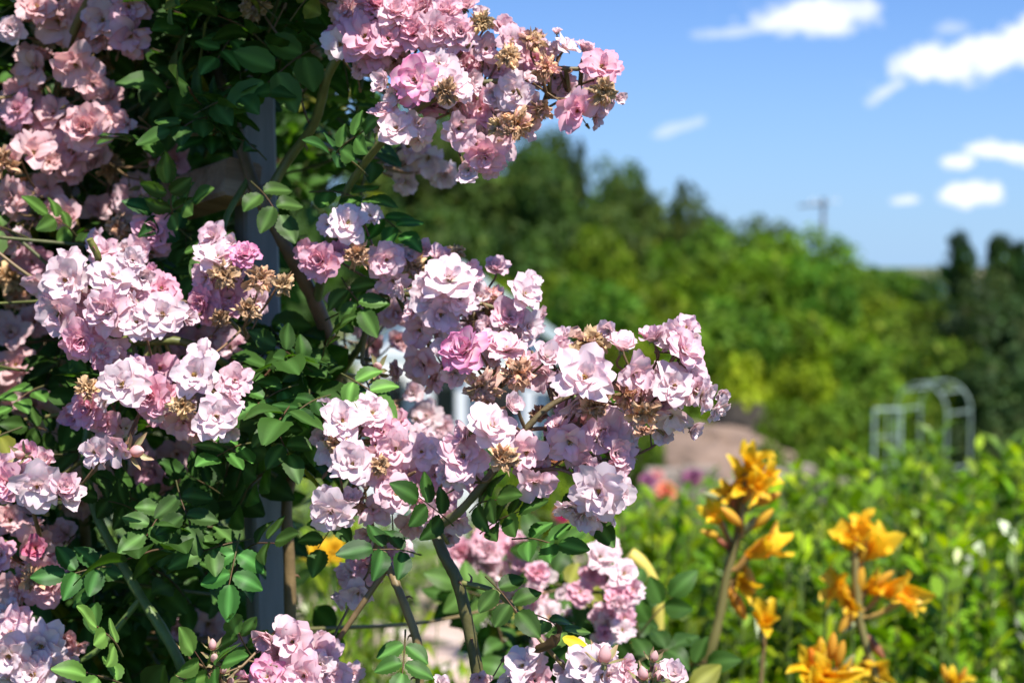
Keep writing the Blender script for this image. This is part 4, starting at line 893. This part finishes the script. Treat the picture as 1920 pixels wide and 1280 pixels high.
# low stone wall, dirt bank, dark soil bank and boulder
def blob(name, mat, px, py, d, wpx, hpx, dep, label, cat, flat=.0, seed=0, kind=None):
    r = np.random.default_rng(seed); c = at(px, py + hpx / 2, d); w = wpx * K * d / 2; h = hpx * K * d
    nu, nv = 18, 34; V = []
    for i in range(nu):
        a = math.pi / 2 * i / (nu - 1)
        for j in range(nv):
            b = 2 * math.pi * j / nv; q = 1 + .10 * math.sin(3 * b + seed) + .06 * math.sin(7 * b + 2 * a * 3)
            V.append((w * q * math.cos(a) ** (.6) * math.cos(b), dep * q * math.cos(a) ** .6 * math.sin(b), h * math.sin(a) ** .8 * (.78 + .16 * math.sin(3 * b + 5 * math.cos(a) + seed) + .10 * math.sin(8 * b - 6 * a) + .07 * r.normal()) ))
    zg = float(th(c[0], c[1])); drop = c[2] - zg + .15
    V = np.array(V); V[:nv, 2] = -max(drop, .1)
    mb = MB(); mb.add(V, gf(nu, nv, True), (1, 1, 1)); o = mb.build(name, mat); o.location = c
    tag(o, label if kind is None else None, cat if kind is None else None, kind=kind); return o
blob('bank', M['dirt'], 1345, 836, 19, 260, 48, 2.6, '', '', seed=1, kind='structure')
blob('soil_mound', M['darksoil'], 1395, 778, 21.5, 110, 50, .8, '', '', seed=2, kind='structure')
swb = at(1385, 875, 14.5); swz = float(th(swb[0], swb[1]))
sw = empty('stone_wall', (swb[0], swb[1], swz), 'low pale stone garden wall below the dirt bank', 'stone wall')
mb = MB(); r3 = np.random.default_rng(5); hh = swb[2] + .0 - swz
x = -.95
while x < .8:
    z = 0
    w = r3.uniform(.22, .4); hh = swb[2] + r3.uniform(-.16, .03) - swz
    while z < hh - .03:
        h = min(r3.uniform(.13, .2), hh - z); o0 = r3.uniform(-.02, .02); box(mb, x + .008, x + w - .008, -.14 + o0, .14 + o0, z + .004, z + h - .006); z += h
    x += w
mb.build('stonework', M['stone'], sw, smooth=False)
# ------------------------------------------------------------------ leafy bed at lower right
def bed_shrub_mb(seed, n=2400, H=1.0, Rr=.42, col=(.115, .215, .008)):
    r = np.random.default_rng(seed); mb = MB(); st = MB()
    for k in range(70):
        a = r.uniform(0, 6.28); rr = Rr * math.sqrt(r.random()); h = H * (1 - .28 * (rr / Rr) ** 2) * r.uniform(.82, 1.06); x, y = rr * math.cos(a), rr * math.sin(a)
        tube(st, [(x * .4, y * .4, 0), (x * .8, y * .8, h * .5), (x, y, h)], .004, .002, (.12, .16, .04), sides=4, n=3)
        m = n // 70; t = r.uniform(.12, 1, m) ** .7; P = np.stack([x * (.4 + .6 * t), y * (.4 + .6 * t), h * t], -1)
        an = r.uniform(0, 6.28, m); up_ = r.uniform(.3, 1.3, m); dv = np.stack([np.cos(an), np.sin(an), up_], -1); dv /= np.linalg.norm(dv, axis=1, keepdims=True)
        nr = np.stack([-np.cos(an) * up_, -np.sin(an) * up_, np.ones(m)], -1) + r.normal(0, .35, (m, 3)); sd_ = np.cross(dv, nr); sd_ /= np.linalg.norm(sd_, axis=1, keepdims=True); nn = np.cross(sd_, dv)
        L_ = r.uniform(.028, .066, (m, 1)); W_ = L_ * .20
        v = [P, P + dv * L_ * .4 + sd_ * W_ + nn * W_ * .25, P + dv * L_ * .78 + sd_ * W_ * .7 + nn * W_ * .1, P + dv * L_ - nn * L_ * .1, P + dv * L_ * .78 - sd_ * W_ * .7 + nn * W_ * .1, P + dv * L_ * .4 - sd_ * W_ + nn * W_ * .25]
        V = np.stack(v, 1).reshape(-1, 3); F = np.arange(m * 6).reshape(m, 6)
        c = np.array(col) * r.uniform(.4, 1.75, (m, 1)); yel = r.random((m, 1)) < .3; c = np.where(yel, c * np.array([2.1, 1.5, 1.0]), c)
        mb.add(V, F, np.repeat(c, 6, axis=0))
    return mb, st
BS = []
for s_ in (1, 2, 3):
    a, b = bed_shrub_mb(s_); BS.append((mesh_of(a, 'foliage', M['shrub']), mesh_of(b, 'stems', M['flowerstem'])))
spots = []
for (px, d, ytop) in [(1290,2.75,985),(1400,2.5,1010),(1530,2.7,985),(1660,2.55,990),(1790,2.7,985),(1910,2.55,1000),(1250,3.4,960),(1370,3.5,945),(1480,3.4,930),(1600,3.5,905),(1720,3.4,900),(1840,3.5,890),(1950,3.4,890),
                      (1440,4.3,905),(1540,4.4,880),(1650,4.3,870),(1760,4.4,860),(1870,4.3,862),(1960,4.6,862),(1330,4.4,920),(1200,4.3,985),(2040,2.8,980),(2080,3.8,900),(1210,2.9,1075)]:
    spots.append((px, d, ytop))
for i, (px, d, yt) in enumerate(spots):
    g0 = gp(px, d); h = at(px, yt, d)[2] - g0[2]
    e = empty('bed_shrub', g0, 'bright green small-leaved shrub in the sunny bed around the orange flowers', 'shrub', 'shrubs massed in the sunny bed')
    inst(BS[i % 3][0], 'foliage', e, (0, 0, 0), (1.05, 1.05, h), i * 1.7); inst(BS[i % 3][1], 'stems', e, (0, 0, 0), (1.05, 1.05, h), i * 1.7)
# taller leafy shoots standing proud of the bed
for (px, yt, d, lb) in [(1760, 800, 4.0, 'leafy green shoot standing above the bed below the arch'), (1888, 820, 3.6, 'leafy green shoot standing above the bed at the right edge'), (1690, 838, 4.2, 'short leafy shoot below the lattice panel')]:
    g0 = gp(px, d); h = at(px, yt, d)[2] - g0[2]; e = empty('leafy_shoot', g0, lb, 'shoot'); mb = MB()
    tube(mb, [(0, 0, 0), (.01, 0, h * .6), (0, 0, h)], .006, .003, (.12, .2, .04), sides=6, n=4); mb.build('stem', M['flowerstem'], e)
    mb = MB()
    for k in range(26):
        z = h * (1 - .014 * k); a = k * 2.4; q = np.array([math.cos(a), math.sin(a), .9])
        petal_into(mb, .075, .014, R(35), R(65), .3, .02, -.2, a, z - .03, .004, [(.10, .2, .03)] * 2 + [(.16, .26, .04)], 5, 3)
    mb.build('leaf', M['shrub'], e)['kind'] = 'stuff'
# ------------------------------------------------------------------ canna lilies (orange)
def canna_bloom_mb(s, tone=1.0):
    mb = MB(); c = (np.array((.86, .42, .02)) * tone, np.array((.88, .52, .015)) * tone, np.array((.9, .62, .04)) * tone)
    for k in range(5): petal_into(mb, s * rng.uniform(.7, 1.15), s * rng.uniform(.12, .22), R(rng.uniform(0, 20)), R(rng.uniform(20, 100)), .4, .1, -.12, k * 1.26 + rng.uniform(-.5, .5), 0, s * .02, c, 8, 6, crumple=.012)
    for k in range(3): petal_into(mb, s * .6, s * .12, R(5), R(30), .5, .05, 0, k * 2.1, 0, s * .01, c, 6, 5)
    return mb
def canna(name, label, stem, blooms, buds, r=.009, leaf=None):
    P = [at(*p) for p in stem]; g0 = P[0].copy(); g0[0] += (g0[0] - P[1][0]) * .5; g0[2] = float(th(g0[0], g0[1])); P = [g0] + P
    e = empty(name, g0, label, 'lily', 'orange lilies in the bed'); mb = MB()
    tube(mb, [rel(p, g0) for p in P], r, r * .55, (.20, .22, .06), (.17, .13, .05), sides=8, n=5, wob=.06); mb.build('stem', M['flowerstem'], e)
    PP = np.array(smooth_pts(P[1:], 6))
    def near(q): return PP[np.argmin(np.linalg.norm(PP - q - np.array([0, 0, -.02]), axis=1))]
    for (x, y, s, dx, dy, d) in blooms:
        c = at(x, y, d); S_ = s * K * d; f = facing(dx, dy) if math.hypot(dx, dy) < .97 else RT * dx + UP * dy
        b = c - f * S_ * .45
        fl = canna_bloom_mb(S_, rng.uniform(.85, 1.1)).build('bloom', M['orange'], e, mw=Matrix.Translation(-Vector(g0)) @ orient(b, f, rng.uniform(0, 6)))
        mb = MB(); tube(mb, [rel(near(b), g0), rel((near(b) + b) / 2 + [0, 0, -.006], g0), rel(b + f * S_ * .05, g0)], .003, .0045, (.25, .16, .06), (.45, .25, .06), sides=6, n=3); mb.build('flower_stalk', M['flowerstem'], e)
    for (x, y, s, dx, dy, d, cc) in buds:
        c = at(x, y, d); S_ = s * K * d; f = RT * dx + UP * dy - FW * .25; f = f / np.linalg.norm(f); q = near(c); mb = MB()
        col = {'y': (.75, .45, .05), 'g': (.35, .40, .2), 'o': (.75, .3, .03), 'r': (.4, .16, .08)}[cc]
        t = [c - f * S_ * .5, c - f * S_ * .1, c + f * S_ * .5]; n = 8; V = []
        for i in range(n):
            u = i / (n - 1); p = c - f * S_ * .5 + f * S_ * u; rad = S_ * .17 * math.sin(math.pi * (u * .9 + .06)) ** .7; a1 = np.cross(f, [0, .3, 1]); a1 /= np.linalg.norm(a1); a2 = np.cross(f, a1)
            V += [p + rad * (math.cos(w_) * a1 + math.sin(w_) * a2) for w_ in np.linspace(0, 6.283, 8, endpoint=False)]
        mb.add(rel(np.array(V), g0), gf(n, 8, True), col); tube(mb, [rel(q, g0), rel(t[0], g0)], .002, .003, (.3, .2, .07), sides=5); mb.build('bud', M['orange'], e)
canna('lily', 'tallest orange lily with a leaning brown stem, left of the others',
      [(1290,1300,1.72),(1335,1210,1.7),(1352,1140,1.7),(1362,1080,1.7),(1382,1010,1.7),(1392,940,1.7),(1402,870,1.7)],
      [(1408,858,66,.0,.9,1.69),(1442,895,72,.6,.4,1.68),(1395,905,80,-.1,.4,1.69),(1432,1028,92,.75,.45,1.68),(1370,925,50,-.6,.4,1.7),(1340,968,60,-.6,.55,1.71),(1392,1095,60,.3,-.3,1.7),(1420,915,60,.3,.1,1.66)],
      [(1335,930,40,-.9,.3,1.7,'g'),(1332,1000,44,-.6,.2,1.7,'y'),(1372,968,58,-.7,.6,1.66,'y'),(1430,972,54,.7,.7,1.7,'y'),(1438,935,56,.8,.4,1.7,'y'),(1382,1130,66,.4,-.8,1.7,'o'),(1405,1085,60,.2,-.7,1.7,'y'),(1358,1020,40,-.4,.3,1.7,'r'),(1405,985,46,.4,.7,1.7,'g'),(1372,940,40,-.3,.8,1.7,'r')])
canna('lily', 'ragged orange lily with drooping petals, right of the tallest one',
      [(1650,1300,1.8),(1630,1230,1.8),(1614,1170,1.8),(1606,1100,1.8),(1602,1040,1.8),(1600,1000,1.8)],
      [(1596,1008,86,-.3,.75,1.79),(1640,1030,80,.55,.5,1.8),(1684,1108,92,.7,.2,1.78),(1705,1135,44,.8,-.5,1.77),(1572,1105,70,-.85,.2,1.8),(1632,1250,66,.2,-.5,1.8),(1590,1130,50,-.4,-.3,1.8),(1612,980,56,.1,.9,1.81),(1635,1100,56,.5,.5,1.8)],
      [(1612,1090,60,.1,.9,1.8,'y'),(1590,1160,60,-.5,-.6,1.8,'y'),(1640,1210,56,.5,-.7,1.8,'r'),(1655,1085,50,.7,.6,1.8,'y'),(1592,1175,40,-.6,-.3,1.8,'g'),(1618,1035,50,.2,.7,1.8,'y')])
canna('lily', 'orange lily cut off by the bottom edge, pointed buds upright',
      [(1560,1420,1.6),(1552,1340,1.6),(1548,1290,1.6)],
      [(1520,1250,70,-.6,.6,1.6),(1552,1268,84,0,.3,1.58),(1580,1262,60,.6,.6,1.6),(1538,1290,70,-.2,.1,1.57)],
      [(1540,1222,62,-.1,1,1.6,'y'),(1560,1212,60,.05,1,1.61,'y'),(1575,1225,56,.2,1,1.6,'y'),(1525,1235,50,-.3,.9,1.6,'o'),(1588,1245,50,.5,.8,1.6,'g')])
canna('lily', 'single small orange lily bloom on a straight green stalk', [(1428,1420,1.72),(1426,1300,1.72),(1432,1210,1.72)], [(1436,1162,72,.05,.55,1.7)], [(1428,1190,30,0,-1,1.71,'g')], .005)
canna('lily', 'small yellow orange lily tip peeping up at the bottom edge, furthest right', [(1790,1420,1.8),(1785,1320,1.8)], [(1790,1272,50,.1,.8,1.8)], [(1772,1262,40,-.3,.9,1.8,'y'),(1805,1266,36,.3,.9,1.8,'y')], .006)
# yellow-green arching stems beside the lower roses
e0 = gp(1200, 1.75)
ys_ = empty('arching_plant', e0, 'yellow green arching stem curving beside the lowest pink roses', 'plant')
mb = MB(); tube(mb, [(0, 0, 0)] + [rel(at(x, y, d), e0) for x, y, d in ((1215,1300,1.7),(1232,1180,1.68),(1228,1110,1.67),(1205,1060,1.66),(1180,1038,1.66))], .006, .009, (.18, .30, .06), (.60, .52, .10), sides=9, n=6); mb.build('stem', M['flowerstem'], ys_)
mb = MB(); tube(mb, [(.01, 0, 0)] + [rel(at(x, y, d), e0) for x, y, d in ((1180,1300,1.72),(1182,1230,1.71),(1178,1170,1.7))], .006, .011, (.35, .36, .08), (.66, .46, .06), sides=9, n=6); mb.build('stem', M['flowerstem'], ys_)
# ------------------------------------------------------------------ second rose bush behind, at the foot
RB0 = gp(1060, 1.55); rb = empty('low_rose_bush', RB0, 'low rose bush with blurred pink clusters behind the brown canes', 'rose bush')
FB = [(910,1008,94,1.5),(962,1030,84,1.5),(900,1062,88,1.52),(945,1090,94,1.5),(872,1042,76,1.52),(930,1040,80,1.5),(975,1072,66,1.5),(1022,1078,70,1.42),(1054,1108,84,1.4),(1030,1142,76,1.42),(1078,1140,60,1.42),(1000,1120,60,1.44),
      (1140,1042,80,1.34),(1164,1070,74,1.34),(1182,1102,66,1.33),(1128,1080,64,1.36),(1150,1132,76,1.33),(1176,1152,66,1.34),(1122,1162,84,1.35),(1152,1190,74,1.34),(1100,1120,60,1.38),(1170,1125,60,1.33),(1130,1195,56,1.36),(1020,1200,40,1.4)]
bmb = MB()
for (x, y, s, d) in [(a + rng.uniform(-16, 16), b + rng.uniform(-16, 16), c * rng.uniform(.55, .8), e + rng.uniform(-.02, .03)) for (a, b, c, e) in FB + FB]:
    D = s * K * d * 1.12; fc = facing(rng.uniform(-.4, .4), rng.uniform(-.1, .6)); ti = rng.choice(['p', 'w', 'p', 'w', 'k']); f = flower_mb(D, rng.choice(['A', 'L', 'B']), ti).build('flower', M['petal'], rb, mw=Matrix.Translation(-Vector(RB0)) @ orient(at(x, y, d) - fc * D * .1, fc, rng.uniform(0, 6)))
    stamen_mb(D).build('stamens', M['stamen'], f)
HB = [(930,1130,1.54),(1040,1180,1.46),(1140,1200,1.4)]
for h in HB:
    mb = MB(); H_ = at(*h); tube(mb, [(0, 0, 0), rel((RB0 + H_) / 2 + [.03, 0, 0], RB0), rel(H_, RB0)], .006, .003, BRN, GRN, sides=7, n=5)
    for (x, y, s, d) in FB:
        q = at(x, y, d + .03)
        if min(HB, key=lambda g_: abs(g_[0] - x)) is h: tube(mb, [rel(H_, RB0), rel((H_ + q) / 2, RB0), rel(q, RB0)], .0018, .001, (.13, .12, .04), sides=5, n=3)
    mb.build('cane', M['stem'], rb)
lm = MB()
for k in range(64):
    h = HB[(1, 2, 1, 2, 0)[k % 5]]; x, y, d = h[0] + rng.normal(0, 55), h[1] + rng.uniform(-90, 190), h[2] + rng.uniform(-.03, .12)
    lm.merge(LV[rng.integers(0, 18)], leaf_mx(rel(at(x, y, d), RB0), rng.standard_normal(3) * [1, .6, .6], np.array([rng.uniform(-.5, .5), -.7, rng.uniform(.2, 1)]), 1.0))
lo = lm.build('leaf', M['leaf'], rb); lo['kind'] = 'stuff'
# ------------------------------------------------------------------ border of small garden plants in the middle distance
def garden_flower(px, py, d, s, cols, label, n=12):
    c = at(px, py, d); g0 = np.array([c[0], c[1], float(th(c[0], c[1]))]); h = c[2] - g0[2]; e = empty('garden_flower', g0, label, 'flower'); S_ = s * K * d
    mb = MB(); tube(mb, [(0, 0, 0), (.01, 0, h * .5), (0, 0, h)], .005, .003, (.1, .17, .04), sides=6, n=4); mb.build('stem', M['flowerstem'], e)
    mb = MB()
    for ring, (a, b, l) in enumerate([(70, 95, .5), (45, 70, .45), (20, 45, .35)]):
        for k in range(n - 2 * ring): petal_into(mb, S_ * l, S_ * .14, R(a), R(b), .2, .04, 0, k * 6.283 / (n - 2 * ring) + ring, 0, .002, cols, 5, 4)
    mb.build('bloom', M['petal'], e, mw=orient((0, 0, h), facing(rng.uniform(-.3, .3), .6)))
    mb = MB()
    for k in range(14): petal_into(mb, .09, .02, R(50), R(95), .2, .04, -.1, k * 2.4, h * (.1 + .05 * k), .004, [(.05, .10, .03)] * 3, 5, 3)
    mb.build('leaf', M['shrub'], e)['kind'] = 'stuff'
O3 = [(.72, .2, .08), (.75, .26, .14), (.76, .3, .17)]; P3 = [(.26, .07, .14), (.3, .1, .2), (.34, .13, .24)]; M3 = [(.4, .01, .09), (.46, .015, .12), (.5, .02, .15)]; Y3 = [(.75, .42, .02), (.78, .52, .02), (.8, .56, .03)]; K3 = [(.6, .2, .18), (.7, .32, .3), (.72, .38, .34)]
for a in [(1248, 922, 4.2, 44, O3, 'coral orange bloom in the border just right of the rose spray'), (1300, 898, 4.6, 44, P3, 'dusky purple bloom in the border beside the tallest lily'), (1215, 902, 4.8, 34, P3, 'faint mauve bloom left of the coral orange one'),
          (1058, 966, 5.2, 40, M3, 'dark magenta bloom under the lowest petals of the right spray'), (1155, 992, 4.4, 34, K3, 'salmon bloom low in the border beneath the rose spray'), (1040, 852, 5.6, 40, O3, 'orange bloom glimpsed through the right rose spray'), (1232, 893, 6.2, 30, K3, 'small pale red bloom above the coral orange one'),
          (625, 1035, 2.4, 60, Y3, 'bright yellow bloom just right of the grey post'), (596, 1040, 2.6, 56, Y3, 'yellow bloom touching the right side of the grey post'), (466, 978, 2.3, 30, Y3, 'small yellow bloom seen through the leaves left of the post'), (478, 962, 2.4, 24, Y3, 'tiny yellow bloom above the other one left of the post'), (905, 1000, 5.6, 34, K3, 'faded peach bloom behind the canes')]: garden_flower(*a)
# low mixed ground cover of the border, and grass tufts
gc = MB(); n = 17000; gx = rng.uniform(-3.2, 3.4, n); gy = rng.uniform(3.0, 15, n)
den = np.sin(gx * 2.1 + gy) * np.cos(gx * 1.3 - gy * 1.7) + rng.uniform(-.8, .8, n)
inpath = (gx > -1.5 + .11 * (gy - 4.3)) & (gx < .25 + .11 * (gy - 4.3)) & (gy < 11)
k_ = (den > -.35) & ~(inpath & (rng.random(n) < .93)); gx, gy = gx[k_], gy[k_]
gh = rng.uniform(.02, .42, len(gx)) * (1 + .5 * np.sin(gx * 3 + gy * 2))
P = np.stack([gx, gy, th(gx, gy) + gh], -1); tone = rng.uniform(.6, 1.4, (len(gx), 1)); wch = (np.sin(gx * 1.7 + 2) * np.sin(gy * 1.1) > 0)[:, None]
clump_leaves(gc, P, rng.standard_normal((len(gx), 3)) + [0, -.3, .9], .045, np.where(wch, np.array((.15, .24, .035)), np.array((.08, .16, .05))) * tone, .35)
tag(gc.build('ground_cover', M['shrub']), 'mixed green low plants filling the garden border behind the roses', 'ground cover', kind='stuff')
gr = MB(); n = 9000; gx = rng.uniform(-4, 4, n); gy = rng.uniform(2.2, 26, n); ok = ~((gx > -1.45 + .11 * (gy - 4.3)) & (gx < .22 + .11 * (gy - 4.3)) & (gy < 12)); gx, gy = gx[ok] * (1 + gy[ok] * .09), gy[ok]; n = len(gx)
b = np.stack([gx, gy, th(gx, gy)], -1); an = rng.uniform(0, 6.28, n); h = rng.uniform(.06, .2, n) * (1 + gy * .03); w = .006 * (1 + gy * .15)
sd1 = np.stack([np.cos(an) * w, np.sin(an) * w, 0 * an], -1); tipv = b + np.stack([rng.normal(0, .05, n), rng.normal(0, .05, n), h], -1)
gr.add(np.stack([b - sd1, b + sd1, tipv], 1).reshape(-1, 3), np.arange(n * 3).reshape(n, 3), np.repeat(np.array((.11, .17, .035)) * rng.uniform(.6, 1.4, (n, 1)), 3, axis=0))
tag(gr.build('grass', M['grass']), 'short green grass between the garden beds', 'grass', kind='stuff')
# leafy plants just behind the canes, right of the post
for (px, d, yt, lb) in [(640, 2.1, 1090, 'bright yellow green plant just right of the grey post'), (590, 2.6, 1010, 'green leafy plant touching the post on its right'), (730, 6.6, 1020, 'bright green plant behind the thin brown cane'), (850, 6.8, 1030, 'green plant between the two brown canes'), (990, 2.3, 1190, 'green plant low between the canes and the lilies'), (1080, 2.6, 1130, 'green plant behind the right-hand blurred rose cluster'), (1150, 3.3, 1060, 'green plant left of the sunny bed'), (620, 4.5, 900, 'tall green plant beyond the post')]:
    g0 = gp(px, d); h = at(px, yt, d)[2] - g0[2]; e = empty('leafy_plant', g0, lb, 'plant'); i = int(px) % 3
    inst(BS[i][0], 'foliage', e, (0, 0, 0), (.55, .55, h), px); inst(BS[i][1], 'stems', e, (0, 0, 0), (.55, .55, h), px)
